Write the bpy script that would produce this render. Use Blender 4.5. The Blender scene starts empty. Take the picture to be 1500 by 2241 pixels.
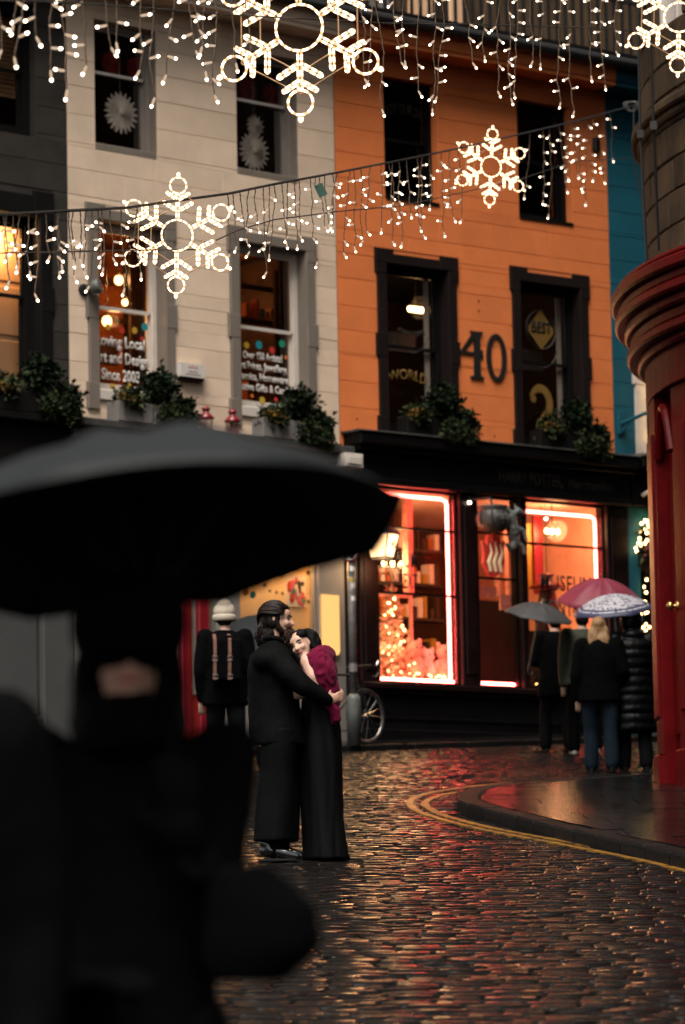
import bpy, bmesh, math, random
from mathutils import Vector, Matrix, noise
import numpy as np
R = math.radians
SC = bpy.context.scene
COL = SC.collection
# ------------------------------------------------------------------ camera, sky, sun, exposure
PITCH, ROLL, CAMZ = 0.12113056, 0.0187473, 1.5
cam_d = bpy.data.cameras.new('camera'); cam = bpy.data.objects.new('camera', cam_d); COL.objects.link(cam)
_f = Vector((0, math.cos(PITCH), math.sin(PITCH))); _u = Vector((0, -math.sin(PITCH), math.cos(PITCH))); _x = Vector((1, 0, 0))
_xr = _x * math.cos(ROLL) - _u * math.sin(ROLL); _ur = _u * math.cos(ROLL) + _x * math.sin(ROLL)
cam.matrix_world = Matrix(((_xr.x, _ur.x, -_f.x, 0), (_xr.y, _ur.y, -_f.y, 0), (_xr.z, _ur.z, -_f.z, CAMZ), (0, 0, 0, 1)))
cam_d.sensor_fit = 'VERTICAL'; cam_d.sensor_height = 36.0; cam_d.lens = 134.94
cam_d.clip_start = 0.1; cam_d.clip_end = 600
cam_d.dof.use_dof = True; cam_d.dof.focus_distance = 26.6; cam_d.dof.aperture_fstop = 3.3
SC.camera = cam
wld = bpy.data.worlds.new('World'); SC.world = wld; wld.use_nodes = True
nt = wld.node_tree; nt.nodes.clear()
wo = nt.nodes.new('ShaderNodeOutputWorld'); bg = nt.nodes.new('ShaderNodeBackground'); sky = nt.nodes.new('ShaderNodeTexSky')
hs = nt.nodes.new('ShaderNodeHueSaturation'); hs.inputs['Saturation'].default_value = 0.16
sky.sky_type = 'NISHITA'; sky.sun_disc = False; sky.sun_elevation = R(61); sky.sun_rotation = R(194); sky.dust_density = 4.0; sky.ozone_density = 0.6
nt.links.new(sky.outputs[0], hs.inputs['Color']); nt.links.new(hs.outputs[0], bg.inputs[0]); nt.links.new(bg.outputs[0], wo.inputs[0])
bg.inputs[1].default_value = 0.05
sun_d = bpy.data.lights.new('sun', 'SUN'); sun = bpy.data.objects.new('sun', sun_d); COL.objects.link(sun)
sun_d.energy = 1.5; sun_d.angle = R(36); sun_d.color = (1.0, 0.93, 0.84)
sun.rotation_euler = (R(29), 0, R(-12)); sun.location = (-10, -20, 25)
SC.view_settings.view_transform = 'Standard'; SC.view_settings.look = 'None'; SC.view_settings.gamma = 1.0
SC.view_settings.exposure = 1.78
SC.render.engine = 'CYCLES'
SC.cycles.use_denoising = True
try: SC.cycles.denoiser = 'OPENIMAGEDENOISE'
except Exception: pass
SC.cycles.max_bounces = 6; SC.cycles.diffuse_bounces = 3; SC.cycles.glossy_bounces = 4; SC.cycles.transparent_max_bounces = 12
SC.cycles.sample_clamp_indirect = 6.0; SC.cycles.caustics_reflective = False; SC.cycles.caustics_refractive = False
random.seed(11)
# ------------------------------------------------------------------ helpers
MATS = {}
def node_mat(name):
    m = bpy.data.materials.new(name); m.use_nodes = True; m.node_tree.nodes.clear()
    n = m.node_tree.nodes; l = m.node_tree.links
    out = n.new('ShaderNodeOutputMaterial'); MATS[name] = m
    return m, n, l, out
def coords(n, l, scale=(1, 1, 1)):
    tc = n.new('ShaderNodeTexCoord'); oi = n.new('ShaderNodeObjectInfo'); mp = n.new('ShaderNodeMapping')
    ad = n.new('ShaderNodeVectorMath'); ad.operation = 'ADD'
    mu = n.new('ShaderNodeMath'); mu.operation = 'MULTIPLY'; mu.inputs[1].default_value = 37.0
    l.new(oi.outputs['Random'], mu.inputs[0]); l.new(tc.outputs['Object'], mp.inputs[0]); mp.inputs['Scale'].default_value = scale
    l.new(mp.outputs[0], ad.inputs[0]); l.new(mu.outputs[0], ad.inputs[1])
    return ad.outputs[0], oi
def pm(name, col, rough=0.6, var=0.12, scale=6.0, bump=0.1, bscale=45.0, spec=0.4, metal=0.0, coat=0.0, objvar=0.0, stretch=(1, 1, 1), rvar=0.0, bdist=0.01, col2=None, mixlo=0.35, mixhi=0.7, sheen=0.0):
    m, n, l, out = node_mat(name)
    b = n.new('ShaderNodeBsdfPrincipled'); l.new(b.outputs[0], out.inputs[0])
    vec, oi = coords(n, l, stretch)
    t = n.new('ShaderNodeTexNoise'); t.inputs['Scale'].default_value = scale; t.inputs['Detail'].default_value = 6.0; t.inputs['Roughness'].default_value = 0.62
    l.new(vec, t.inputs['Vector'])
    mr = n.new('ShaderNodeMapRange'); mr.inputs['From Min'].default_value = mixlo; mr.inputs['From Max'].default_value = mixhi; l.new(t.outputs[0], mr.inputs['Value'])
    mx = n.new('ShaderNodeMix'); mx.data_type = 'RGBA'
    c2 = col2 if col2 else tuple(min(1, c * (1 + var)) for c in col)
    c1 = col if col2 else tuple(c * (1 - var) for c in col)
    mx.inputs['A'].default_value = (*c1, 1); mx.inputs['B'].default_value = (*c2, 1)
    l.new(mr.outputs[0], mx.inputs['Factor'])
    cout = mx.outputs['Result']
    if objvar:
        hv = n.new('ShaderNodeHueSaturation'); l.new(cout, hv.inputs['Color'])
        m2 = n.new('ShaderNodeMapRange'); m2.inputs['To Min'].default_value = 1 - objvar; m2.inputs['To Max'].default_value = 1 + objvar
        l.new(oi.outputs['Random'], m2.inputs['Value']); l.new(m2.outputs[0], hv.inputs['Value']); cout = hv.outputs[0]
    l.new(cout, b.inputs['Base Color'])
    b.inputs['Roughness'].default_value = rough; b.inputs['Metallic'].default_value = metal
    b.inputs['Specular IOR Level'].default_value = spec; b.inputs['Coat Weight'].default_value = coat; b.inputs['Coat Roughness'].default_value = 0.12
    if sheen: b.inputs['Sheen Weight'].default_value = sheen
    if rvar:
        m3 = n.new('ShaderNodeMapRange'); m3.inputs['To Min'].default_value = max(0.02, rough - rvar); m3.inputs['To Max'].default_value = min(1, rough + rvar)
        l.new(t.outputs[0], m3.inputs['Value']); l.new(m3.outputs[0], b.inputs['Roughness'])
    if bump:
        t2 = n.new('ShaderNodeTexNoise'); t2.inputs['Scale'].default_value = bscale; t2.inputs['Detail'].default_value = 4.0; l.new(vec, t2.inputs['Vector'])
        bp = n.new('ShaderNodeBump'); bp.inputs['Strength'].default_value = bump; bp.inputs['Distance'].default_value = bdist
        l.new(t2.outputs[0], bp.inputs['Height']); l.new(bp.outputs[0], b.inputs['Normal'])
    return m
def em(name, col, strength, sample=True):
    m, n, l, out = node_mat(name)
    e = n.new('ShaderNodeEmission'); e.inputs[0].default_value = (*col, 1); e.inputs[1].default_value = strength
    l.new(e.outputs[0], out.inputs[0])
    if not sample: m.cycles.emission_sampling = 'NONE'
    return m
def glass(name, tint=(1, 1, 1), refl=1.0, rough=0.02):
    m, n, l, out = node_mat(name)
    fr = n.new('ShaderNodeFresnel'); fr.inputs[0].default_value = 1.45
    mu = n.new('ShaderNodeMath'); mu.operation = 'MULTIPLY'; mu.inputs[1].default_value = refl; l.new(fr.outputs[0], mu.inputs[0])
    tr = n.new('ShaderNodeBsdfTransparent'); tr.inputs[0].default_value = (*tint, 1)
    gl = n.new('ShaderNodeBsdfGlossy'); gl.inputs['Roughness'].default_value = rough
    mx = n.new('ShaderNodeMixShader'); l.new(mu.outputs[0], mx.inputs[0]); l.new(tr.outputs[0], mx.inputs[1]); l.new(gl.outputs[0], mx.inputs[2])
    l.new(mx.outputs[0], out.inputs[0])
    return m
def mk(name, mesh, mats, parent=None, smooth=False, loc=None, rot=None):
    if not isinstance(mats, (list, tuple)): mats = [mats]
    for m in mats:
        if len(mesh.materials) < len(mats): mesh.materials.append(MATS[m] if isinstance(m, str) else m)
    o = bpy.data.objects.new(name, mesh); COL.objects.link(o)
    if parent: o.parent = parent
    if smooth: mesh.shade_smooth()
    if loc is not None: o.location = loc
    if rot is not None: o.rotation_euler = rot
    return o
class MB:
    """collects closed shapes into one mesh"""
    def __init__(s): s.v = []; s.f = []; s.mi = []
    def add(s, vs, fs, mi=0):
        k = len(s.v); s.v += [tuple(p) for p in vs]; s.f += [tuple(i + k for i in q) for q in fs]; s.mi += [mi] * len(fs)
    def box(s, x0, x1, y0, y1, z0, z1, mi=0):
        v = [(x, y, z) for z in (z0, z1) for y in (y0, y1) for x in (x0, x1)]
        s.add(v, [(0, 2, 3, 1), (4, 5, 7, 6), (0, 1, 5, 4), (2, 6, 7, 3), (0, 4, 6, 2), (1, 3, 7, 5)], mi); return s
    def bbox(s, x0, x1, y0, y1, z0, z1, b=0.004, mi=0):
        # box with its front (-y) edges chamfered
        v = [(x0, y1, z0), (x1, y1, z0), (x1, y1, z1), (x0, y1, z1), (x0, y0 + b, z0), (x1, y0 + b, z0), (x1, y0 + b, z1), (x0, y0 + b, z1),
             (x0 + b, y0, z0 + b), (x1 - b, y0, z0 + b), (x1 - b, y0, z1 - b), (x0 + b, y0, z1 - b)]
        f = [(0, 3, 2, 1), (0, 1, 5, 4), (1, 2, 6, 5), (2, 3, 7, 6), (3, 0, 4, 7), (4, 5, 9, 8), (5, 6, 10, 9), (6, 7, 11, 10), (7, 4, 8, 11), (8, 9, 10, 11)]
        s.add(v, f, mi); return s
    def tube(s, path, r, n=6, mi=0, closed=False, cap=True, mfun=None):
        path = [Vector(p) for p in path]; N = len(path)
        rr = r if isinstance(r, (list, tuple)) else [r] * N
        ring = []; up = None
        for i, p in enumerate(path):
            a = path[(i - 1) % N] if (closed or i) else p; b = path[(i + 1) % N] if (closed or i < N - 1) else p
            d = (b - a); d = d.normalized() if d.length > 1e-9 else Vector((0, 0, 1))
            if up is None:
                up = Vector((0, 0, 1)) if abs(d.z) < 0.9 else Vector((1, 0, 0))
            sx = d.cross(up)
            if sx.length < 1e-6: sx = d.orthogonal()
            sx.normalize(); up = sx.cross(d).normalized()
            ring.append([p + (sx * math.cos(2 * math.pi * k / n) + up * math.sin(2 * math.pi * k / n)) * rr[i] for k in range(n)])
        vs = [q for rg in ring for q in rg]; k0 = len(s.v); s.v += [tuple(q) for q in vs]
        for i in range(N if closed else N - 1):
            j = (i + 1) % N; m_ = mfun(i) if mfun else mi
            for k in range(n):
                s.f.append((k0 + i * n + k, k0 + j * n + k, k0 + j * n + (k + 1) % n, k0 + i * n + (k + 1) % n)); s.mi.append(m_)
        if cap and not closed:
            s.f.append(tuple(k0 + k for k in range(n))); s.mi.append(mfun(0) if mfun else mi)
            s.f.append(tuple(k0 + (N - 1) * n + n - 1 - k for k in range(n))); s.mi.append(mfun(N - 2) if mfun else mi)
        return s
    def lathe(s, prof, n=16, cx=0, cy=0, mi=0, a0=0.0, a1=2 * math.pi, sx=1, sy=1):
        full = abs(a1 - a0 - 2 * math.pi) < 1e-6; k0 = len(s.v); cnt = n if full else n + 1
        for (r, z) in prof:
            for k in range(cnt):
                a = a0 + (a1 - a0) * k / n; s.v.append((cx + r * sx * math.cos(a), cy + r * sy * math.sin(a), z))
        for i in range(len(prof) - 1):
            for k in range(n):
                k2 = (k + 1) % cnt
                s.f.append((k0 + i * cnt + k, k0 + i * cnt + k2, k0 + (i + 1) * cnt + k2, k0 + (i + 1) * cnt + k)); s.mi.append(mi)
        if full:
            if prof[0][0] > 1e-6: s.f.append(tuple(k0 + cnt - 1 - k for k in range(cnt))); s.mi.append(mi)
            if prof[-1][0] > 1e-6: s.f.append(tuple(k0 + (len(prof) - 1) * cnt + k for k in range(cnt))); s.mi.append(mi)
        return s
    def ell(s, c, r, rot=None, nu=12, nv=8, mi=0):
        if not isinstance(r, (list, tuple)): r = (r, r, r)
        c = Vector(c); vs = []
        for i in range(nv + 1):
            th = math.pi * i / nv
            for k in range(nu):
                ph = 2 * math.pi * k / nu; p = Vector((r[0] * math.sin(th) * math.cos(ph), r[1] * math.sin(th) * math.sin(ph), r[2] * math.cos(th)))
                if rot: p = rot @ p
                vs.append(c + p)
        fs = []
        for i in range(nv):
            for k in range(nu):
                q = (i * nu + k, (i + 1) * nu + k, (i + 1) * nu + (k + 1) % nu, i * nu + (k + 1) % nu)
                if i == 0: q = (q[0], q[1], q[2])
                elif i == nv - 1: q = (q[0], q[1], q[3])
                fs.append(q)
        s.add(vs, fs, mi); return s
    def cap(s, a, ra, b, rb, n=10, mi=0):
        a = Vector(a); b = Vector(b); d = (b - a); L = d.length; d = d / L if L > 1e-9 else Vector((0, 0, 1))
        P = []; Q = []
        for t in (-1, -0.87, -0.5): P.append(a + d * ra * t); Q.append(ra * math.sqrt(max(0.0004, 1 - t * t)))
        for t in (0, 0.5, 1): P.append(a.lerp(b, t)); Q.append(ra + (rb - ra) * t)
        for t in (0.5, 0.87, 1): P.append(b + d * rb * t); Q.append(rb * math.sqrt(max(0.0004, 1 - t * t)))
        return s.tube(P, Q, n, mi)
    def chain(s, pts, n=10, mi=0):
        for (a, ra), (b, rb) in zip(pts[:-1], pts[1:]): s.cap(a, ra, b, rb, n, mi)
        return s
    def loft(s, rings, n=20, mi=0):
        # rings: (cx, cy, cz, rx, ry[, rotz])
        k0 = len(s.v)
        for rg in rings:
            cx, cy, cz, rx, ry = rg[:5]; a0 = rg[5] if len(rg) > 5 else 0
            for k in range(n):
                a = 2 * math.pi * k / n; x = rx * math.cos(a); y = ry * math.sin(a)
                s.v.append((cx + x * math.cos(a0) - y * math.sin(a0), cy + x * math.sin(a0) + y * math.cos(a0), cz))
        for i in range(len(rings) - 1):
            for k in range(n):
                s.f.append((k0 + i * n + k, k0 + i * n + (k + 1) % n, k0 + (i + 1) * n + (k + 1) % n, k0 + (i + 1) * n + k)); s.mi.append(mi)
        s.f.append(tuple(k0 + n - 1 - k for k in range(n))); s.mi.append(mi)
        s.f.append(tuple(k0 + (len(rings) - 1) * n + k for k in range(n))); s.mi.append(mi)
        return s
    def prism(s, poly, y0, y1, mi=0):
        # polygon in x,z extruded from y0 to y1
        n = len(poly); s.add([(x, y0, z) for x, z in poly] + [(x, y1, z) for x, z in poly],
              [tuple(range(n)), tuple(range(2 * n - 1, n - 1, -1))] + [(i, i + n, (i + 1) % n + n, (i + 1) % n) for i in range(n)], mi); return s
    def plate(s, poly, z0, z1, mi=0):
        n = len(poly); s.add([(x, y, z0) for x, y in poly] + [(x, y, z1) for x, y in poly],
              [tuple(range(n - 1, -1, -1)), tuple(range(n, 2 * n))] + [(i, (i + 1) % n, (i + 1) % n + n, i + n) for i in range(n)], mi); return s
    def mesh(s, name='m'):
        me = bpy.data.meshes.new(name); me.from_pydata(s.v, [], s.f)
        if any(s.mi): me.polygons.foreach_set('material_index', s.mi)
        bm = bmesh.new(); bm.from_mesh(me); bmesh.ops.recalc_face_normals(bm, faces=bm.faces); bm.to_mesh(me); bm.free()
        me.update(); return me
    def build(s, name, mats, parent=None, smooth=False, loc=None, rot=None): return mk(name, s.mesh(name), mats, parent, smooth, loc, rot)
def empty(name, loc=(0, 0, 0), rz=0.0):
    o = bpy.data.objects.new(name, None); COL.objects.link(o); o.location = loc; o.rotation_euler = (0, 0, rz); o.empty_display_size = 0.1
    return o
def tag(o, label, cat, group=None):
    o['label'] = label; o['category'] = cat
    if group: o['group'] = group
    return o
def struct(o, label, cat): o['kind'] = 'structure'; o['label'] = label; o['category'] = cat; return o
def clone(o, parent=None):
    c = o.copy(); COL.objects.link(c)
    if parent: c.parent = parent
    for ch in [x for x in o.children]: clone(ch, c)
    return c
def sm(me_obj): me_obj.data.shade_smooth(); return me_obj
def text_mesh(body, size=1.0, bold=0.0, spacing=1.0, align='LEFT', line=1.0, depth=0.0):
    cu = bpy.data.curves.new('t', 'FONT'); cu.body = body; cu.size = size; cu.offset = bold; cu.space_character = spacing; cu.space_line = line
    cu.align_x = align; cu.extrude = depth; cu.resolution_u = 3
    ob = bpy.data.objects.new('t', cu); COL.objects.link(ob); dg = bpy.context.evaluated_depsgraph_get()
    me = bpy.data.meshes.new_from_object(ob.evaluated_get(dg)); bpy.data.objects.remove(ob); bpy.data.curves.remove(cu)
    return me
def text(name, body, mat, parent, u, y, z, h, width=None, bold=0.0, spacing=1.0, line=1.0, align='LEFT', depth=0.0015, arc=0.0, xs=1.0):
    """lettering standing in the x-z plane facing -y; h = capital height; width = forced total width"""
    me = text_mesh(body, 1.0, bold, spacing, align, line, 0.0)
    if not len(me.vertices): return None
    co = np.empty(len(me.vertices) * 3); me.vertices.foreach_get('co', co); co = co.reshape(-1, 3)
    w = co[:, 0].max() - co[:, 0].min(); k = h / 0.69
    kx = (width / w) if width else k * xs
    X = co[:, 0] * kx; Z = co[:, 1] * k
    if align == 'LEFT': X = X - co[:, 0].min() * kx
    if arc:
        th = X / arc; r_ = arc + Z; X = r_ * np.sin(th); Z = r_ * np.cos(th) - arc
    out = np.stack([X + u, np.full_like(X, y), Z + z], 1)
    me.vertices.foreach_set('co', out.ravel()); me.update()
    o = mk(name, me, mat, parent)
    if depth:
        sol = o.modifiers.new('s', 'SOLIDIFY'); sol.thickness = depth
    return o
def blob(name, mb, mat, parent, voxel=0.014, smooth=4, fold=None, fine=None, loc=None, dec=None):
    """union of overlapping closed shapes grown into one continuous surface"""
    me = mb.mesh('blob'); ob = bpy.data.objects.new('blob', me); COL.objects.link(ob)
    rm = ob.modifiers.new('r', 'REMESH'); rm.mode = 'VOXEL'; rm.voxel_size = voxel; rm.adaptivity = 0
    if smooth:
        s_ = ob.modifiers.new('s', 'SMOOTH'); s_.factor = 0.5; s_.iterations = smooth
    dg = bpy.context.evaluated_depsgraph_get(); me2 = bpy.data.meshes.new_from_object(ob.evaluated_get(dg))
    bpy.data.objects.remove(ob); bpy.data.meshes.remove(me)
    n = len(me2.vertices)
    if fold or fine:
        co = np.empty(n * 3); me2.vertices.foreach_get('co', co); co = co.reshape(-1, 3)
        nn = np.empty(n * 3); me2.vertices.foreach_get('normal', nn); nn = nn.reshape(-1, 3)
        for spec in (fold, fine):
            if not spec: continue
            amp, (sx, sy, sz) = spec
            dv = np.array([noise.noise(Vector((p[0] * sx + 3.1, p[1] * sy, p[2] * sz + 1.7))) for p in co])
            dv = (1 - np.abs(dv) * 2.4) if amp < 0 else dv
            co = co + nn * (abs(amp) * dv)[:, None]
        me2.vertices.foreach_set('co', co.ravel()); me2.update()
    me2.materials.clear()
    return mk(name, me2, mat, parent, True, loc)
G0, G1, G2 = -0.347828, -0.018123, 0.098454
def gz(x, y):
    if y >= 17: return G0 + G1 * x + G2 * y
    return G0 + G1 * x + G2 * 17 - (17 - y) * 0.085
AX, AY = -0.01373, 48.0
ROT_O, ROT_C = R(39.1977), R(43.3245)
def inn(rot, u, y, z):
    # shift indoor things along the camera's sight line, to appear at u, z
    return (u + (.943 if rot == ROT_C else .816) * y, y, z + (.245 if z > 8.2 else .13) * y)
def fac(rot, u, y, z):
    return Vector((AX + u * math.cos(rot) - y * math.sin(rot), AY + u * math.sin(rot) + y * math.cos(rot), z))
# ------------------------------------------------------------------ materials
pm('cream_paint', (0.66, 0.50, 0.365), 0.75, 0.10, 1.5, 0.25, 60, 0.25, objvar=0.025)
pm('orange_paint', (0.64, 0.170, 0.048), 0.72, 0.10, 1.5, 0.28, 60, 0.25, objvar=0.03)
pm('blue_paint', (0.004, 0.075, 0.108), 0.7, 0.1, 2.0, 0.25, 60, 0.25, objvar=0.03)
pm('charcoal_paint', (0.031, 0.026, 0.021), 0.8, 0.25, 2.5, 0.3, 50, 0.2, objvar=0.05)
pm('grey_paint', (0.165, 0.135, 0.108), 0.7, 0.07, 3, 0.2, 60, 0.25)
pm('grey_front', (0.15, 0.137, 0.125), 0.65, 0.07, 3, 0.15, 60, 0.25)
pm('tag_green', (0.01, 0.05, 0.03), 0.6, 0.1, 8, 0.0)
pm('shutter_grey', (0.06, 0.059, 0.057), 0.65, 0.07, 3, 0.15, 60, 0.2)
pm('dark_maroon', (0.0085, 0.0048, 0.0042), 0.65, 0.2, 4, 0.15, 60, 0.12)
pm('charcoal_trim', (0.005, 0.0042, 0.004), 0.7, 0.2, 4, 0.15, 60, 0.1)
pm('white_sash', (0.52, 0.46, 0.40), 0.45, 0.06, 8, 0.1, 60, 0.4)
pm('grey_sash', (0.20, 0.17, 0.145), 0.5, 0.08, 8, 0.1, 60, 0.4)
pm('black_sash', (0.005, 0.0042, 0.0042), 0.5, 0.2, 8, 0.1, 60, 0.12)
pm('shop_black', (0.0028, 0.0024, 0.0024), 0.5, 0.3, 5, 0.15, 60, 0.10, rvar=0.12)
pm('shop_maroon', (0.007, 0.0022, 0.0022), 0.45, 0.3, 5, 0.15, 60, 0.15, rvar=0.1)
pm('lead', (0.045, 0.042, 0.038), 0.5, 0.4, 10, 0.5, 30, 0.4)
pm('mortar', (0.004, 0.0037, 0.0034), 0.75, 0.4, 20, 0.6, 60, 0.06)
pm('sett', (0.0065, 0.0057, 0.0052), 0.19, 0.5, 9, 0.4, 26, 0.045, objvar=0.2, rvar=0.10, bdist=0.008, stretch=(0.35, 1, 1))
pm('slab', (0.0055, 0.005, 0.0048), 0.17, 0.4, 4, 0.35, 30, 0.04, objvar=0.2, rvar=0.12, bdist=0.006)
pm('kerb_stone', (0.006, 0.0052, 0.0046), 0.5, 0.4, 6, 0.6, 40, 0.08, objvar=0.2, rvar=0.1)
pm('yellow_line', (0.20, 0.092, 0.012), 0.4, 0.35, 9, 0.6, 40, 0.25, col2=(0.02, 0.012, 0.006), mixlo=0.44, mixhi=0.62)
pm('sandstone', (0.070, 0.043, 0.023), 0.85, 0.3, 1.6, 0.7, 30, 0.15, objvar=0.22, col2=(0.013, 0.009, 0.0065), mixlo=0.42, mixhi=0.68, stretch=(1, 1, 0.45))
pm('red_gloss', (0.082, 0.0012, 0.002), 0.42, 0.25, 3, 0.06, 50, 0.08, rvar=0.08)
pm('red_enamel', (0.17, 0.006, 0.012), 0.3, 0.15, 6, 0.05, 50, 0.5)
pm('black_iron', (0.010, 0.0095, 0.009), 0.5, 0.3, 10, 0.2, 60, 0.4)
pm('black_cable', (0.010, 0.009, 0.008), 0.6, 0.1, 10, 0.0)
pm('galvanised', (0.20, 0.195, 0.185), 0.45, 0.25, 9, 0.2, 40, 0.5, metal=0.5)
pm('grey_steel', (0.085, 0.09, 0.08), 0.5, 0.3, 7, 0.3, 40, 0.4)
pm('brass', (0.60, 0.40, 0.14), 0.25, 0.1, 10, 0.0, metal=1.0)
pm('white_plastic', (0.55, 0.50, 0.44), 0.5, 0.05, 5, 0.0)
pm('paper_white', (0.68, 0.63, 0.57), 0.85, 0.1, 20, 0.1)
pm('paper_red', (0.22, 0.008, 0.012), 0.8, 0.2, 20, 0.1)
pm('vinyl_white', (0.58, 0.54, 0.50), 0.5, 0.03, 8, 0.0)
pm('vinyl_black', (0.010, 0.009, 0.008), 0.5, 0.1, 8, 0.0)
pm('vinyl_ochre', (0.16, 0.085, 0.016), 0.6, 0.15, 12, 0.0)
pm('vinyl_faded', (0.030, 0.022, 0.014), 0.7, 0.2, 12, 0.0)
pm('fascia_gilt', (0.030, 0.019, 0.010), 0.5, 0.2, 12, 0.0)
for nm, c in dict(dot_yellow=(0.42, 0.27, 0.03), dot_red=(0.42, 0.03, 0.02), dot_teal=(0.01, 0.20, 0.22), dot_green=(0.01, 0.22, 0.12), dot_orange=(0.5, 0.14, 0.02), dot_pink=(0.5, 0.12, 0.16)).items(): pm(nm, c, 0.5, 0.05, 8, 0.0)
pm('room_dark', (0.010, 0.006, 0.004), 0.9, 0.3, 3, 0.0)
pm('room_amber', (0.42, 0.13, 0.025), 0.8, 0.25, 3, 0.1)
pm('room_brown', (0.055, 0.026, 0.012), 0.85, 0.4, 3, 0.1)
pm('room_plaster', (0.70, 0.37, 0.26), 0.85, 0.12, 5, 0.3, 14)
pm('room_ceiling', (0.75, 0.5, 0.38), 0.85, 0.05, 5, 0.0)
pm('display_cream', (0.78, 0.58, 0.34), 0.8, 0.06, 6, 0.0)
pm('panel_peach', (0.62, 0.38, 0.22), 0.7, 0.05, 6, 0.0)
pm('wood_blind', (0.17, 0.09, 0.04), 0.7, 0.25, 9, 0.2)
pm('wood_dark', (0.03, 0.014, 0.007), 0.6, 0.4, 9, 0.2)
pm('foliage_dark', (0.005, 0.010, 0.0035), 0.55, 0.5, 12, 0.0, 45, 0.08, objvar=0.2)
pm('foliage_mid', (0.013, 0.022, 0.007), 0.55, 0.5, 12, 0.0, 45, 0.08, objvar=0.2)
pm('foliage_pale', (0.05, 0.055, 0.022), 0.6, 0.4, 12, 0.0, 45, 0.08, objvar=0.2)
pm('bloom_yellow', (0.16, 0.09, 0.02), 0.7, 0.3, 12, 0.0, 45, 0.08)
pm('bark', (0.03, 0.02, 0.012), 0.9, 0.3, 12, 0.4)
pm('flocked_pink', (0.72, 0.42, 0.33), 0.9, 0.25, 14, 0.0)
pm('tyre', (0.010, 0.010, 0.010), 0.7, 0.1, 10, 0.1)
pm('chrome', (0.42, 0.40, 0.38), 0.25, 0.05, 10, 0.0, metal=0.9)
glass('glass_dark', (0.55, 0.5, 0.46), 0.55); glass('glass_clear', (0.96, 0.94, 0.92), 0.5)
em('neon_red', (1.0, 0.085, 0.07), 14.0)
em('neon_dim', (1.0, 0.06, 0.04), 1.0)
em('rope_bright', (1.0, 0.70, 0.42), 1.4, False); em('rope_dim', (1.0, 0.54, 0.26), 0.42, False)
em('bulb_tip', (1.0, 0.80, 0.58), 3.2, False); em('bulb_body', (1.0, 0.72, 0.50), 0.20, False)
em('lamp_warm', (1.0, 0.55, 0.20), 9.0); em('fairy_gold', (1.0, 0.60, 0.22), 4.0, False)
em('lantern_pane', (1.0, 0.56, 0.26), 1.3); em('panel_glow', (1.0, 0.54, 0.17), 0.36); em('spot_white', (1.0, 0.8, 0.6), 6.0, False)
em('backlit_peach', (1.0, 0.46, 0.18), 0.62)
# ------------------------------------------------------------------ the road, the setts, the pavements
def sheet(name, xs, ys, dz, mat):
    v = [(x, y, gz(x, y) + dz) for y in ys for x in xs]; nx = len(xs)
    f = [(j * nx + i, j * nx + i + 1, (j + 1) * nx + i + 1, (j + 1) * nx + i) for j in range(len(ys) - 1) for i in range(nx - 1)]
    me = bpy.data.meshes.new(name); me.from_pydata(v, [], f); me.update(); return mk(name, me, mat)
road = struct(sheet('road', [-60, -20, -8, -4, 0, 4, 8, 20, 60], [-20, -8, 0, 5, 10, 15, 17, 20, 30, 40, 50, 60, 80, 120], -0.008, 'mortar'), 'wet dark street of narrow stone setts rising uphill', 'road')
KERB = [(6.5, 40.6), (4.6, 39.6), (3.0, 38.2), (1.9, 36.7), (1.32, 35.93), (1.131, 35.407), (1.008, 34.403), (0.943, 33.302), (0.981, 32.63), (1.127, 31.843), (1.395, 30.317), (1.669, 28.873), (2.004, 27.405), (2.272, 26.034), (2.75, 23.5), (3.3, 20.5), (3.9, 17.0)]
def inside_island(x, y):
    if y < 17 or y > 40.6: return False
    # island lies right of the kerb polyline
    for (xa, ya), (xb, yb) in zip(KERB[:-1], KERB[1:]):
        if min(ya, yb) <= y <= max(ya, yb) and abs(ya - yb) > 1e-6:
            t = (y - ya) / (yb - ya)
            if x > xa + (xb - xa) * t - 0.02: return True
    return False
rs = random.Random(5)
setts = []
y = 14.6
while y < 49.4:
    d = 0.088 + rs.random() * 0.034
    xl = -0.16 * y * 0.62 - 1.6; xr_ = 0.16 * y * 0.62 + 1.4; x = max(-6.5, xl) + rs.random() * 0.2; xr_ = min(6.5, xr_)
    while x < xr_:
        w = 0.17 + rs.random() * 0.14
        cx, cy = x + w / 2, y + d / 2
        q = (cx - AX) * math.cos(ROT_O) + (cy - AY) * math.sin(ROT_O); n_ = (cx - AX) * math.sin(ROT_O) - (cy - AY) * math.cos(ROT_O)
        qc = (cx - AX) * math.sin(ROT_C) - (cy - AY) * math.cos(ROT_C)
        if not inside_island(cx, cy) and (n_ > 1.22 if q > 0 else qc > 1.22): setts.append((cx, cy, w - 0.012, d - 0.010))
        x += w
    y += d
def sett_geo(w, d, tx, ty, h):
    a, b = w / 2, d / 2; i = 0.012; P = []
    for (sx, sy) in ((-1, -1), (1, -1), (1, 1), (-1, 1)): P.append((sx * a, sy * b, -0.03))
    for (sx, sy) in ((-1, -1), (1, -1), (1, 1), (-1, 1)): P.append((sx * a, sy * b, -0.009 + h))
    for (sx, sy) in ((-1, -1), (1, -1), (1, 1), (-1, 1)): P.append((sx * (a - i), sy * (b - i), 0.0 + h + tx * sx + ty * sy))
    P.append((0, 0, 0.0028 + h))
    F = [(k, (k + 1) % 4, 4 + (k + 1) % 4, 4 + k) for k in range(4)] + [(4 + k, 4 + (k + 1) % 4, 8 + (k + 1) % 4, 8 + k) for k in range(4)] + [(8 + k, 8 + (k + 1) % 4, 12) for k in range(4)]
    return P, F
SL = math.atan(G2)
def view_size(s): return s[2] * s[3] / (s[1] ** 3)
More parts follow.
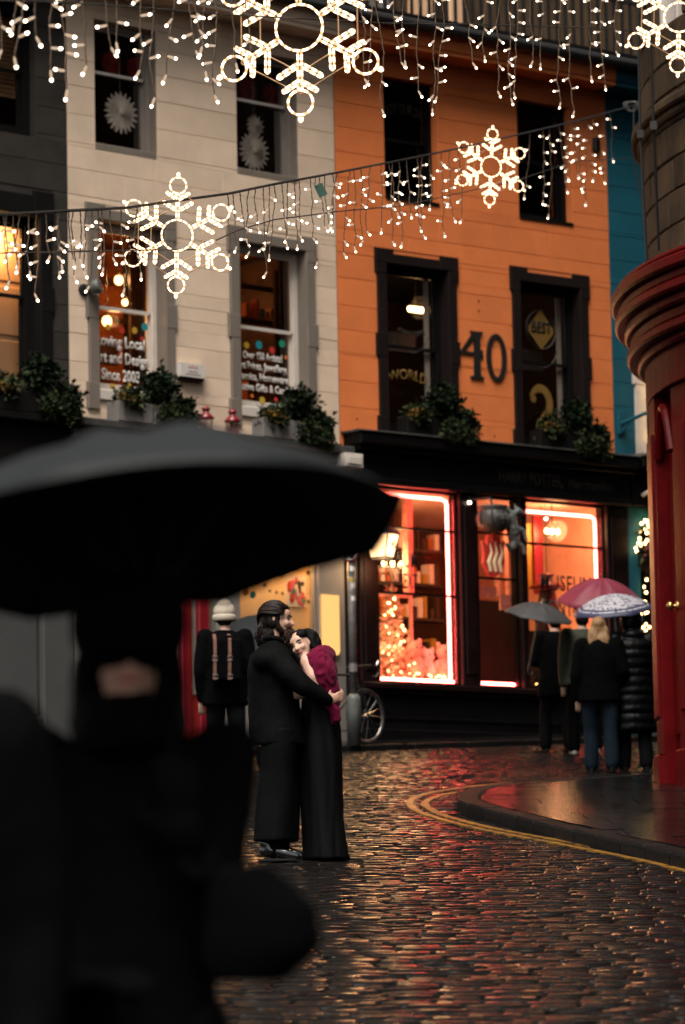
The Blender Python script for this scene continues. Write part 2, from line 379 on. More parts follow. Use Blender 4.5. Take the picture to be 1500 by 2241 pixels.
front = [s for s in setts if abs(s[0] + 0.0) < 0.089 * s[1] and s[0] > -0.03 * s[1]]
front.sort(key=lambda s: s[1]); near = set(id(s) for s in front[:290])
protos = []
for k in range(10):
    P, F = sett_geo(1, 1, 0, 0, 0)
for s in front[:290]:
    P, F = sett_geo(s[2], s[3], rs.uniform(-.0025, .0025), rs.uniform(-.0030, .0026), rs.uniform(-.005, .005))
    me = bpy.data.meshes.new('sett'); me.from_pydata(P, [], F)
    o = mk('sett', me, 'sett', road, True); o.location = (s[0], s[1], gz(s[0], s[1]) + 0.012); o.rotation_euler = (SL, 0, rs.uniform(-.03, .03))
V = []; Fc = []
for s in setts:
    if id(s) in near: continue
    P, F = sett_geo(s[2], s[3], rs.uniform(-.0025, .0025), rs.uniform(-.0030, .0026), rs.uniform(-.005, .005))
    k = len(V); z = gz(s[0], s[1]) + 0.012
    V += [(s[0] + px, s[1] + py, z + pz + py * G2 + px * G1) for px, py, pz in P]; Fc += [tuple(i + k for i in q) for q in F]
me = bpy.data.meshes.new('setts'); me.from_pydata(V, [], Fc); me.update()
o = mk('setts', me, 'sett', road, True); o['kind'] = 'stuff'
# right-hand pavement round the corner building
def offset_poly(P, d):
    out = []
    for i in range(len(P)):
        a = Vector(P[max(0, i - 1)]); b = Vector(P[min(len(P) - 1, i + 1)]); t = (b - a).normalized()
        out.append((P[i][0] + t.y * -d, P[i][1] + t.x * d))
    return out
inner = offset_poly(KERB, 0.16)
KH = 0.12
poly = inner + [(9, 17), (12, 30), (12, 40)]
mb = MB(); n = len(poly)
mb.add([(x, y, gz(x, max(y, 17)) + KH - 0.01) for x, y in poly] + [(x, y, gz(x, max(y, 17)) - 0.1) for x, y in poly], [tuple(range(n)), tuple(range(2 * n - 1, n - 1, -1))] + [(i, (i + 1) % n, (i + 1) % n + n, i + n) for i in range(n)])
pav = struct(mb.build('pavement', 'mortar'), 'wet stone pavement curving round the red corner shop', 'pavement')
# kerb stones, resampled along the curve
def resample(P, step):
    out = [P[0]]; acc = 0
    for a, b in zip(P[:-1], P[1:]):
        a = Vector(a); b = Vector(b); L = (b - a).length; t = step - acc
        while t <= L: out.append(tuple(a.lerp(b, t / L))); t += step
        acc = (acc + L) % step
    return out
def smooth_poly(P, k=2):
    for _ in range(k):
        Q = [P[0]]
        for a, b in zip(P[:-1], P[1:]):
            a = Vector(a); b = Vector(b); Q += [tuple(a.lerp(b, .25)), tuple(a.lerp(b, .75))]
        Q.append(P[-1]); P = Q
    return P
KS = resample(smooth_poly(KERB), 0.62)
KI = offset_poly(KS, 0.17)
for i in range(len(KS) - 1):
    a, b, c, d = Vector(KS[i]), Vector(KS[i + 1]), Vector(KI[i + 1]), Vector(KI[i]); g = 0.012
    t = (b - a).normalized() * g; a2, b2 = a + t, b - t; t2 = (c - d).normalized() * g; d2, c2 = d + t2, c - t2
    top = KH + rs.uniform(-.004, .004); v = []
    ctr = (a2 + b2 + c2 + d2) / 4; e = 0.02
    for q in (a2, b2, c2, d2): v.append((q.x, q.y, gz(q.x, q.y) - 0.06))
    for q in (a2, b2, c2, d2): v.append((q.x, q.y, gz(q.x, q.y) + top - e))
    for q in (a2, b2, c2, d2):
        q2 = q + (ctr - q).normalized() * e; v.append((q2.x, q2.y, gz(q.x, q.y) + top))
    f = [(k, (k + 1) % 4, 4 + (k + 1) % 4, 4 + k) for k in range(4)] + [(4 + k, 4 + (k + 1) % 4, 8 + (k + 1) % 4, 8 + k) for k in range(4)] + [(8, 9, 10, 11)]
    m_ = MB(); m_.add(v, f); m_.build('kerb_stone', 'kerb_stone', pav)
# paving slabs
y = 18.0; row = 0
while y < 40.2:
    d = 0.62 + rs.random() * 0.25; x = 0.6 + rs.random() * 0.5
    while x < 6.2:
        w = 0.55 + rs.random() * 0.4; pts = [(x, y), (x + w, y), (x + w, y + d), (x, y + d)]
        def ins(px, py):
            best = 9
            for a, b in zip(inner[:-1], inner[1:]):
                a = Vector(a); b = Vector(b); p = Vector((px, py)); t = max(0, min(1, (p - a).dot(b - a) / max(1e-9, (b - a).length_squared))); best = min(best, (p - a.lerp(b, t)).length)
            return inside_island(px, py) and best > 0.03 and (Vector((px, py)) - Vector((KERB[0]))).length > 0.3
        okc = [inside_island(px, py) for px, py in pts]
        if any(okc):
            P2 = []
            for (px, py) in pts:
                if not inside_island(px - 0.2, py):
                    # pull the corner back behind the kerb
                    xx = px
                    while xx < x + w and not inside_island(xx - 0.21, py): xx += 0.03
                    px = xx
                P2.append((px, py))
            area = abs(sum(P2[i][0] * P2[(i + 1) % 4][1] - P2[(i + 1) % 4][0] * P2[i][1] for i in range(4))) / 2
            if area > 0.06 and not all((px - 7.88) ** 2 + (py - 36.5) ** 2 < 4.7 ** 2 for px, py in P2):
                c = Vector((sum(p[0] for p in P2) / 4, sum(p[1] for p in P2) / 4)); hh = rs.uniform(-.003, .003)
                Q = [Vector(p) + (c - Vector(p)).normalized() * 0.009 for p in P2]
                v = [(q.x, q.y, gz(q.x, q.y) + KH - 0.02) for q in Q] + [(q.x, q.y, gz(q.x, q.y) + KH + hh) for q in Q]
                m_ = MB(); m_.add(v, [(3, 2, 1, 0), (4, 5, 6, 7)] + [(i, (i + 1) % 4, (i + 1) % 4 + 4, i + 4) for i in range(4)]); m_.build('paving_slab', 'slab', pav)
        x += w
    y += d; row += 1
# painted double yellow line
YA = [(2.6, 38.9), (1.95, 38.4), (1.424, 38.0), (1.02, 37.1), (0.677, 35.963), (0.541, 34.753), (0.57, 33.5), (0.683, 32.422), (1.037, 30.6), (1.45, 29.2), (1.90, 27.6), (2.22, 26.2), (2.8, 23.0), (3.4, 19.5)]
YB = [(1.026, 36.45), (0.80, 35.6), (0.68, 34.6), (0.70, 33.6), (0.80, 32.5), (1.132, 30.75), (1.54, 29.35), (1.97, 27.85), (2.30, 26.4), (2.88, 23.2), (3.48, 19.7)]
for nm, P in (('yellow_line', YA), ('yellow_line', YB)):
    P = resample(smooth_poly(P, 2), 0.12); m_ = MB(); v = []; f = []
    for i, p in enumerate(P):
        a = Vector(P[max(0, i - 1)]); b = Vector(P[min(len(P) - 1, i + 1)]); t = (b - a).normalized(); nrm = Vector((-t.y, t.x))
        for s in (-1, 1):
            q = Vector(p) + nrm * (0.034 + rs.uniform(-.008, .008)) * s; v.append((q.x, q.y, gz(q.x, q.y) + 0.022))
    for s in range(len(P) - 1): f.append((2 * s, 2 * s + 1, 2 * s + 3, 2 * s + 2))
    k = len(v); v += [(a, b, c - 0.02) for a, b, c in v]; f += [(k + 2 * s, k + 2 * s + 2, 2 * s + 2, 2 * s) for s in range(len(P) - 1)] + [(2 * s + 1, 2 * s + 3, k + 2 * s + 3, k + 2 * s + 1) for s in range(len(P) - 1)]
    m_.add(v, f); m_.build('yellow_line', 'yellow_line', road)
# far pavement along the shops
PV = []
pv_parent = None
def shop_pav():
    mb = MB(); rows = []
    for rot, us in ((ROT_C, [-14, -8, -4, 0.0]), (ROT_O, [0.06, 3, 6, 12])):
        for u in us:
            a = fac(rot, u, -1.2, 0); b = fac(rot, u, 0.3, 0); rows.append((a, b))
    v = []
    for a, b in rows:
        za = gz(a.x, a.y); v += [(a.x, a.y, za - .1), (a.x, a.y, za + .07), (b.x, b.y, gz(b.x, b.y) + .075), (b.x, b.y, gz(b.x, b.y) - .1)]
    f = []
    for i in range(len(rows) - 1):
        for k in range(4): f.append((4 * i + k, 4 * i + (k + 1) % 4, 4 * i + 4 + (k + 1) % 4, 4 * i + 4 + k))
    mb.add(v, f)
    o = struct(mb.build('pavement', 'mortar'), 'narrow wet pavement along the foot of the painted shops', 'pavement')
    for rot, u0, u1 in ((ROT_C, -9.0, -0.1), (ROT_O, 0.1, 8.0)):
        u = u0
        while u < u1:
            L = 0.8 + rs.random() * 0.3; w = min(u + L, u1)
            m_ = MB(); c = [fac(rot, u + .008, -1.22, 0), fac(rot, w - .008, -1.22, 0), fac(rot, w - .008, -1.04, 0), fac(rot, u + .008, -1.04, 0)]
            v = [(q.x, q.y, gz(q.x, q.y) - .05) for q in c] + [(q.x, q.y, gz(q.x, q.y) + .065) for q in c]
            ctr = sum(c, Vector()) / 4
            v += [(q.x + (ctr - q).x * .06, q.y + (ctr - q).y * .06, gz(q.x, q.y) + .08) for q in c]
            m_.add(v, [(k, (k + 1) % 4, 4 + (k + 1) % 4, 4 + k) for k in range(4)] + [(4 + k, 4 + (k + 1) % 4, 8 + (k + 1) % 4, 8 + k) for k in range(4)] + [(8, 9, 10, 11)])
            m_.build('kerb_stone', 'kerb_stone', o)
            m_ = MB(); c = [fac(rot, u + .008, -1.02, 0), fac(rot, w - .008, -1.02, 0), fac(rot, w - .008, -0.02, 0), fac(rot, u + .008, -0.02, 0)]
            v = [(q.x, q.y, gz(q.x, q.y) + .05) for q in c] + [(q.x, q.y, gz(q.x, q.y) + .082) for q in c]
            m_.add(v, [(3, 2, 1, 0), (4, 5, 6, 7)] + [(k, (k + 1) % 4, 4 + (k + 1) % 4, 4 + k) for k in range(4)]); m_.build('paving_slab', 'slab', o)
            u = w
shop_pav()
# ------------------------------------------------------------------ building helpers (local frame: x along the front, y into the house, z up)
def cuts(lo, hi, vals): return sorted(set([lo, hi] + [v for v in vals if lo < v < hi]))
def wall(parent, u0, u1, z0, z1, holes, mat, y0=0.006, y1=0.30, name='wall'):
    xs = cuts(u0, u1, [h[0] for h in holes] + [h[1] for h in holes]); zs = cuts(z0, z1, [h[2] for h in holes] + [h[3] for h in holes])
    solid = lambda i, j: 0 <= i < len(xs) - 1 and 0 <= j < len(zs) - 1 and not any(h[0] <= (xs[i] + xs[i + 1]) / 2 <= h[1] and h[2] <= (zs[j] + zs[j + 1]) / 2 <= h[3] for h in holes)
    mb = MB()
    for i in range(len(xs) - 1):
        for j in range(len(zs) - 1):
            if not solid(i, j): continue
            a, b, c, d = xs[i], xs[i + 1], zs[j], zs[j + 1]
            mb.add([(a, y0, c), (b, y0, c), (b, y0, d), (a, y0, d)], [(0, 1, 2, 3)]); mb.add([(a, y1, c), (b, y1, c), (b, y1, d), (a, y1, d)], [(3, 2, 1, 0)])
            if not solid(i - 1, j): mb.add([(a, y0, c), (a, y0, d), (a, y1, d), (a, y1, c)], [(0, 1, 2, 3)])
            if not solid(i + 1, j): mb.add([(b, y0, c), (b, y1, c), (b, y1, d), (b, y0, d)], [(0, 1, 2, 3)])
            if not solid(i, j - 1): mb.add([(a, y0, c), (a, y1, c), (b, y1, c), (b, y0, c)], [(0, 1, 2, 3)])
            if not solid(i, j + 1): mb.add([(a, y0, d), (b, y0, d), (b, y1, d), (a, y1, d)], [(0, 1, 2, 3)])
    me = bpy.data.meshes.new(name); me.from_pydata(mb.v, [], mb.f); bm = bmesh.new(); bm.from_mesh(me); bmesh.ops.remove_doubles(bm, verts=bm.verts, dist=1e-5); bmesh.ops.recalc_face_normals(bm, faces=bm.faces); bm.to_mesh(me); bm.free()
    return mk(name, me, mat, parent)
rb = random.Random(21)
def blocks(parent, u0, u1, z0, z1, holes, mat, course=0.335, gap=0.006):
    z = z0; k = 0
    while z < z1 - 0.05:
        zt = min(z + course * rb.uniform(.94, 1.06), z1); free = [(u0, u1)]
        zs = sorted(set([z, zt] + [h[i] for h in holes for i in (2, 3) if z + .03 < h[i] < zt - .03]))
        for za, zb in zip(zs[:-1], zs[1:]):
            free = [(u0, u1)]
            for h in holes:
                if h[2] < zb - .004 and h[3] > za + .004:
                    nf = []
                    for a, b in free:
                        if h[1] <= a or h[0] >= b: nf.append((a, b)); continue
                        if h[0] > a: nf.append((a, h[0]))
                        if h[1] < b: nf.append((h[1], b))
                    free = nf
            for a, b in free:
                L = b - a
                if L < 0.02: continue
                nb = max(1, round(L / 1.0)); e = [a] + [a + L * (i + (0.25 if k % 2 else -0.2) * (nb > 1)) / nb for i in range(1, nb)] + [b]
                for p, q in zip(e[:-1], e[1:]):
                    g0 = gap / 2 if p > u0 else 0; m_ = MB(); pr = rb.uniform(0, .0035)
                    m_.bbox(p + g0, q - (gap / 2 if q < u1 else 0), -pr, 0.02, za + gap / 2 * (za == z), zb - gap / 2 * (zb == zt), 0.0035)
                    m_.build('stone_block', mat, parent)
        z = zt; k += 1
def window(parent, u0, u1, z0, z1, rail, mat, yg=0.16, fw=0.05, panes='glass_dark', sill=None, lower_in=0.035, bottom=0.07):
    m_ = MB()
    m_.box(u0, u0 + fw, yg - .03, yg + .09, z0, z1); m_.box(u1 - fw, u1, yg - .03, yg + .09, z0, z1)
    m_.box(u0 + fw, u1 - fw, yg - .03, yg + .09, z1 - fw, z1); m_.box(u0 + fw, u1 - fw, yg - .03, yg + .09, z0, z0 + fw * .8)
    a, b = u0 + fw, u1 - fw
    for (za, zb, yy) in ((rail, z1 - fw, yg), (z0 + fw * .8, rail, yg + .04)):
        m_.box(a, a + .035, yy, yy + .035, za, zb); m_.box(b - .035, b, yy, yy + .035, za, zb)
    m_.box(a + .035, b - .035, yg - .004, yg + .035, rail - .022, rail + .022); m_.box(a + .035, b - .035, yg, yg + .034, z1 - fw - .04, z1 - fw); m_.box(a + .035, b - .035, yg + .04, yg + .074, z0 + fw * .8, z0 + fw * .8 + bottom)
    w = m_.build('window', mat, parent)
    for (za, zb, yy) in ((rail + .022, z1 - fw - .04, yg + .015), (z0 + fw * .8 + bottom, rail - .022, yg + .055)):
        MB().box(a + .035, b - .035, yy, yy + .004, za, zb).build('pane', panes, w)
    if sill: MB().bbox(u0, u1, sill[0], yg - .03, z0 - .06, z0 + .001, .008).build('sill', sill[1], w)
    return w
def surround(parent, o0, o1, p0, p1, zt, zo, zb, mat, jut=0.035):
    """projecting window dressing with lugs at head, middle and foot"""
    m_ = MB(); e = .035
    m_.bbox(o0 + e, p0, -jut, .012, zb, zo, .006); m_.bbox(p1, o1 - e, -jut, .012, zb, zo, .006); m_.bbox(o0 + e, o1 - e, -jut, .012, zo, zt - .06, .006)
    for a, b in ((o0, o0 + .30), (o1 - .30, o1)): m_.bbox(a, b, -jut - .003, .012, zo + .002, zt, .006)
    for a, b in ((o0, p0 - .003), (p1 + .003, o1)):
        for c, d in ((10.47, zo + .001), (9.39, 9.69), (zb - .002, 8.62)): m_.bbox(a, b, -jut - .004, .012, c, d, .006)
    s = m_.build('surround', mat, parent)
    # the reveals are painted the same colour
    m_ = MB(); m_.box(p0, p0 + .006, -.02, .16, zb, zo); m_.box(p1 - .006, p1, -.02, .16, zb, zo); m_.box(p0 + .006, p1 - .006, -.02, .16, zo - .006, zo)
    m_.build('reveal', mat, parent); return s
def room(parent, u0, u1, y0, y1, z0, z1, wallm, ceil=None, floor=None, sides=None):
    m_ = MB(); t = .04
    m_.box(u0, u1, y1, y1 + t, z0, z1, 0); m_.box(u0 - t, u0, y0, y1 + t, z0, z1, 3); m_.box(u1, u1 + t, y0, y1 + t, z0, z1, 3)
    m_.box(u0 - t, u1 + t, y0, y1 + t, z1, z1 + t, 1); m_.box(u0 - t, u1 + t, y0, y1 + t, z0 - t, z0, 2)
    return m_.build('interior', [wallm, ceil or wallm, floor or wallm, sides or wallm], parent)
def leaf_mesh(n, rx, ry, rz, size, seed, mats=3, shape='ball', flat=0.0):
    r_ = random.Random(seed); m_ = MB()
    for i in range(n):
        if shape == 'ball':
            while True:
                p = Vector((r_.uniform(-1, 1), r_.uniform(-1, 1), r_.uniform(-1, 1)))
                if .35 < p.length < 1: break
            lump = 0.78 + 0.5 * noise.noise(p * 2.1 + Vector((seed * 3.3, 0, 0))); c = Vector((p.x * rx, p.y * ry, p.z * rz)) * lump
        else:
            h = r_.random() ** 1.25; a = r_.uniform(0, 2 * math.pi); rr = (1 - h) ** .9 * (0.55 + .5 * r_.random()) * (0.82 + .3 * math.sin(h * 26 + a)); c = Vector((math.cos(a) * rr * rx, math.sin(a) * rr * ry, h * rz))
        d = Vector((r_.gauss(0, 1), r_.gauss(0, 1), r_.gauss(0, .7))).normalized(); s_ = d.orthogonal().normalized(); s_.rotate(Matrix.Rotation(r_.uniform(0, 6.28), 3, d))
        L = size * r_.uniform(.7, 1.4); w = L * .32; b = d.cross(s_) * L * .12
        m_.add([c, c + d * L * .5 + s_ * w + b, c + d * L, c + d * L * .5 - s_ * w + b], [(0, 1, 2, 3)], int(r_.random() ** 1.5 * mats))
    me = bpy.data.meshes.new('leaves'); me.from_pydata(m_.v, [], m_.f); me.polygons.foreach_set('material_index', m_.mi); me.update(); return me
UP = (11.46, 13.07); LOZ = (8.42, 10.61)
Z_TOP = 13.62
# ------------------------------------------------------------------ orange house, number 40
oh = tag(empty('orange_house', (AX, AY, 0), ROT_O), 'orange painted house numbered 40 above a black shopfront edged with red neon', 'house')
ho = [(.83, 1.73, *UP), (3.135, 4.09, *UP), (.80, 1.84, *LOZ), (3.10, 4.16, *LOZ)]
wall(oh, 0.012, 4.745, 8.05, Z_TOP, ho, 'orange_paint')
hs_ = ho[:2] + [(.655, 1.985, 8.3, 10.74), (2.965, 4.31, 8.3, 10.74), (.62, 2.02, 8.3, 8.62), (2.93, 4.345, 8.3, 8.62), (.62, 2.02, 9.39, 9.69), (2.93, 4.345, 9.39, 9.69), (.62, 2.02, 10.47, 10.8), (2.93, 4.345, 10.47, 10.8)]
blocks(oh, 0.012, 4.745, 8.37, 13.40, hs_, 'orange_paint')
for (a, b, c, d) in ho[:2]:
    window(oh, a, b, c, d, 12.28, 'black_sash', 0.15, 0.07)
    MB().box(a, b, -.02, .12, c - .001, c + .035).build('window_sill', 'black_sash', oh)
ws = []
for (a, b, c, d), (o0, o1) in zip(ho[2:], ((.62, 2.02), (2.93, 4.345))):
    surround(oh, o0, o1, a, b, 10.80, 10.61, 8.36, 'dark_maroon')
    w = window(oh, a + .006, b - .006, c, d - .006, 9.575, 'black_sash', 0.17, 0.055, 'glass_clear', bottom=.12)
    MB().box(b - .20, b - .125, .232, .25, 8.6, 10.5).build('shutter_edge', 'white_sash', w); ws.append(w)
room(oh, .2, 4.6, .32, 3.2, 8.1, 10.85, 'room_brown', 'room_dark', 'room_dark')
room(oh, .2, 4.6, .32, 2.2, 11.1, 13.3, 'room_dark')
# faded lettering on the panes
text('lettering', 'ENJOY OUR SHOP', 'vinyl_faded', oh, 1.30, .150, 12.66, .13, .80, .012, align='CENTER', arc=.75)
text('lettering', 'AWESOME', 'vinyl_faded', ws[0], 1.36, .165, 9.72, .075, .52, .012, align='CENTER', arc=-.5)
text('lettering', 'WORLD', 'vinyl_ochre', ws[0], 1.32, .205, 9.17, .13, .62, .012, align='CENTER', arc=.9)
text('lettering', 'BEST', 'vinyl_black', ws[1], 3.62, .160, 9.99, .145, .36, .02, align='CENTER')
m_ = MB(); m_.prism([(3.40, 10.06), (3.62, 10.30), (3.84, 10.06), (3.84, 9.99), (3.62, 9.76), (3.40, 9.99)], .168, .172); m_.build('badge', 'vinyl_ochre', ws[1])
m_ = MB(); m_.tube([(3.62 + .26 * math.cos(a) * 1.0, .171, 10.03 + .26 * math.sin(a)) for a in np.linspace(0, 6.1, 24)], .008, 4, closed=False); m_.build('ring', 'vinyl_faded', ws[1])
m_ = MB(); cur = [(3.50 + .03 * math.cos(t), .215, 9.10 + .03 * math.sin(t)) for t in np.linspace(2.5, 6.0, 6)] + [(3.62 + .17 * math.cos(t), .215, 9.05 + .2 * math.sin(t)) for t in np.linspace(2.6, -1.0, 10)] + [(3.58, .215, 8.75), (3.50, .215, 8.62), (3.80, .215, 8.62)]
m_.tube(cur, [.03] * 6 + [.05] * 2 + [.065] * 8 + [.05, .05, .04], 6); o = m_.build('curl', 'vinyl_ochre', ws[1]); o.scale = (1, .05, 1); o.location = (0, .205, 0)
for wz in (0, 1):
    uu = (1.36, 3.62)[wz]; m_ = MB(); m_.tube([(uu + .30 * math.cos(a), .171, 9.86 + .34 * math.sin(a)) for a in np.linspace(3.4, 6.0, 16)], .007, 4); m_.build('ring', 'vinyl_faded', ws[wz])
m_ = MB(); m_.box(.62 + .40, 1.75, .55, .56, 9.6, 9.85); m_.box(3.2, 4.0, .55, .56, 9.55, 9.82); m_.build('blind', 'grey_sash', oh)
# the number
def ring_poly(cx, cz, a, b, ai, bi, y0, y1, n=28):
    m_ = MB(); v = []
    for (ra, rz_) in ((a, b), (ai, bi)):
        for y in (y0, y1): v += [(cx + ra * math.cos(2 * math.pi * k / n), y, cz + rz_ * math.sin(2 * math.pi * k / n)) for k in range(n)]
    f = []
    for k in range(n):
        j = (k + 1) % n; f += [(k, j, 2 * n + j, 2 * n + k), (n + k, 3 * n + k, 3 * n + j, n + j), (k, n + k, n + j, j), (2 * n + k, 2 * n + j, 3 * n + j, 3 * n + k)]
    m_.add(v, f); return m_
ring_poly(2.655, 9.545, .175, .315, .098, .262, -.028, -.006).build('house_digit', 'vinyl_black', oh)
m_ = MB()
m_.prism([(2.20, 9.86), (2.42, 9.86), (2.42, 9.835), (2.375, 9.83), (2.368, 9.275), (2.425, 9.262), (2.425, 9.235), (2.20, 9.235), (2.20, 9.262), (2.262, 9.275), (2.268, 9.83)], -.028, -.006)
m_.prism([(2.262, 9.86), (2.29, 9.80), (2.085, 9.575), (2.035, 9.575)], -.027, -.007); m_.prism([(2.035, 9.585), (2.40, 9.585), (2.40, 9.545), (2.035, 9.545)], -.0265, -.0075); m_.prism([(2.385, 9.615), (2.42, 9.62), (2.42, 9.50), (2.385, 9.52)], -.026, -.008)
m_.build('house_digit', 'vinyl_black', oh)
for (a, c) in ((2.38, 10.27), (2.38, 10.14), (.28, 8.55), (2.60, 8.50)):
    MB().lathe([(0.0, -.012), (.012, -.012), (.012, .005)], 8).build('wall_stud', 'dark_maroon', oh, loc=(a, -.002, c), rot=(R(90), 0, 0))
# eaves, gutter
def eaves(parent, u0, u1, mat, zb=13.42, jut=.42):
    m_ = MB(); m_.bbox(u0, u1, -jut, .30, zb, zb + .17, .012); m_.bbox(u0, u1, -jut - .04, .30, zb + .172, zb + .22, .012); m_.build('eaves', mat, parent)
    m_ = MB(); m_.box(u0, u1, -jut + .02, -.004, zb - .05, zb - .002); m_.build('soffit', mat, parent)
    m_ = MB(); m_.tube([(u0, -jut - .09, zb + .24), ((u0 + u1) / 2, -jut - .09, zb + .245), (u1, -jut - .09, zb + .24)], .075, 10); m_.build('gutter', 'black_iron', parent)
    MB().box(u0, u1, -jut - .02, .9, zb + .222, zb + .40).build('roof_edge', 'charcoal_trim', parent)
eaves(oh, 0.004, 4.57, 'orange_paint')
# ---- shopfront of the orange house
sf = [(.515, 1.89, 5.22, 7.70), (2.20, 2.934, 5.22, 7.70), (3.05, 4.48, 5.22, 7.70)]
m_ = MB()
m_.bbox(.06, 4.90, -.34, .10, 8.19, 8.34, .02); m_.bbox(.10, 4.88, -.26, .10, 8.12, 8.188, .02); m_.bbox(.16, 4.86, -.16, .10, 7.80, 8.118, .01); m_.bbox(.18, 4.86, -.20, .10, 7.705, 7.798, .015)
m_.build('fascia', 'shop_black', oh)
MB().bbox(.004, .198, -.06, .12, 4.2, 8.10, .01).build('end_post', 'shop_maroon', oh)
m_ = MB(); m_.bbox(.02, 4.9, -.36, .02, 8.342, 8.366, .006); m_.build('lead_flashing', 'lead', oh)
for (a, b) in ((.20, .515), (1.89, 2.20), (2.934, 3.05), (4.48, 4.86)):
    m_ = MB(); m_.bbox(a, b, -.10, .12, 5.205, 7.703, .012)
    if b - a > .2: m_.bbox(a + .06, b - .06, -.115, -.098, 5.35, 7.55, .01)
    m_.build('pilaster', 'shop_maroon', oh)
m_ = MB(); m_.bbox(.18, 4.88, -.16, .14, 5.12, 5.202, .012); m_.bbox(.2, 4.86, -.12, .14, 5.06, 5.118, .01); m_.build('shop_sill', 'shop_maroon', oh)
m_ = MB(); m_.bbox(.2, 4.86, -.07, .14, 4.30, 5.058, .01); m_.bbox(.2, 4.86, -.12, -.068, 4.2, 4.62, .01); m_.bbox(.2, 4.86, -.085, -.068, 4.74, 4.78, .005); m_.build('stall_riser', 'shop_black', oh)
for k, (a, b, c, d) in enumerate(sf):
    m_ = MB(); f_ = .028
    m_.box(a, a + f_, -.02, .06, c, d); m_.box(b - f_, b, -.02, .06, c, d); m_.box(a + f_, b - f_, -.02, .06, d - f_, d); m_.box(a + f_, b - f_, -.02, .06, c, c + f_ * .7)
    bars = ((7.20, 6.36), (7.22, 6.63), (7.13,))[k]
    for zb in bars: m_.box(a + f_, b - f_, -.015, .045, zb - .013, zb + .013)
    w = m_.build('shop_window', 'shop_black', oh); zz = [c + f_ * .7] + sorted(bars) + [d - f_]
    for z0, z1 in zip(zz[:-1], zz[1:]): MB().box(a + f_, b - f_, .012, .016, z0 + .012, z1 - .012).build('pane', 'glass_clear', w)
    sf[k] = (a, b, c, d, w)
text('fascia_lettering', 'HARRY POTTER,', 'fascia_gilt', oh, 2.52, -.163, 7.88, .15, 1.12, .014)
text('fascia_lettering', 'Merchandise', 'fascia_gilt', oh, 3.74, -.163, 7.88, .13, .80, .012)
text('window_lettering', 'MUSEUM', 'vinyl_black', sf[2][4], 3.36, .008, 6.53, .20, .90, .012, spacing=1.1)
text('window_lettering', 'CONTEXT', 'vinyl_black', sf[2][4], 3.36, .008, 6.20, .20, .90, .012, spacing=1.1)
text('window_lettering', 'MUSEUM', 'vinyl_black', sf[0][4], .62, .008, 6.70, .19, .62, .010, spacing=1.1)
text('window_lettering', 'CONTEXT', 'vinyl_black', sf[0][4], .62, .008, 6.43, .19, .62, .010, spacing=1.1)
# neon strips along the inside of the glass
def neon(pts, r=.021, mat='neon_red'):
    m_ = MB(); m_.tube(pts, r, 8); o = m_.build('neon_tube', mat, oh, True); return o
ny = .075
neon([(.56, ny, 7.625), (1.72, ny, 7.625), (1.80, ny, 7.60), (1.815, ny, 7.55), (1.815, ny, 5.28)]); neon([(.55, ny, 5.262), (1.865, ny, 5.262)], .026)
neon([(3.07, ny, 7.56), (4.34, ny, 7.56), (4.405, ny, 7.53), (4.415, ny, 7.47), (4.415, ny, 5.9)]); neon([(2.22, ny, 5.262), (3.16, ny, 5.262)], .026); neon([(3.60, ny, 5.262), (3.84, ny, 5.262)], .026)
neon([(2.235, ny, 6.60), (2.235, ny, 5.30)], .012, 'neon_dim'); neon([(3.12, ny, 6.1), (3.12, ny, 5.30)], .014, 'neon_dim'); neon([(4.40, ny, 5.85), (4.40, ny, 5.3)], .018, 'neon_dim'); neon([(2.235, ny, 7.1), (2.235, ny, 6.62)], .015, 'neon_dim')
neon([(1.05, 1.0, 6.95), (1.05, 1.0, 7.28), (1.40, 1.0, 7.28)], .018, 'neon_dim')
# inside the shop
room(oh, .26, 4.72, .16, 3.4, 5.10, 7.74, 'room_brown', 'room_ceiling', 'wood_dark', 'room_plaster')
def bi(m_, u0, u1, y0, y1, z0, z1): k = .816 * y0; m_.box(u0 + k, u1 + k, y0, y1, z0, z1)  # indoor box, moved sideways with depth to follow the camera's sight line
m_ = MB(); bi(m_, 1.10, 1.19, .55, .66, 6.44, 7.735); m_.build('display_post', 'flocked_pink', oh)
m_ = MB(); bi(m_, 1.13, 1.16, .55, .60, 5.12, 6.42); m_.build('display_post', 'flocked_pink', oh)
m_ = MB(); bi(m_, .55, 1.13, .50, .60, 6.38, 6.43); m_.build('display_shelf', 'flocked_pink', oh)
m_ = MB(); bi(m_, 2.18, 3.02, .62, .66, 5.11, 6.42); m_.build('inner_door', 'room_dark', oh)
m_ = MB(); bi(m_, 2.26, 2.60, .3, .33, 6.42, 6.56); m_.build('notice_board', 'flocked_pink', oh)
m_ = MB(); bi(m_, 2.66, 2.94, .25, .28, 6.26, 6.46); m_.build('notice_board', 'flocked_pink', oh)
for a, b, c, d in ((2.64, 2.69, 6.5, 7.2), (2.78, 2.85, 6.45, 7.5)): m_ = MB(); bi(m_, a, b, .8, .85, c, d); m_.build('display_post', 'flocked_pink', oh)
for k in range(5):
    z = 5.3 + k * .46; m_ = MB(); bi(m_, .45, 1.75, 1.6, 1.9, z, z + .04); m_.build('shelf', 'wood_dark', oh)
    for j in range(12):
        u = .47 + j * .105 + .816 * 1.6; h = rb.uniform(.12, .3); MB().box(u, u + rb.uniform(.04, .09), 1.62, 1.8, z + .042, z + .04 + h).build('book', ['room_amber', 'red_enamel', 'wood_dark', 'paper_white', 'dot_yellow', 'room_brown'][rb.randrange(6)], oh)
m_ = MB(); bi(m_, 3.12, 3.30, .7, .73, 6.6, 7.50); m_.build('banner', 'dot_yellow', oh)
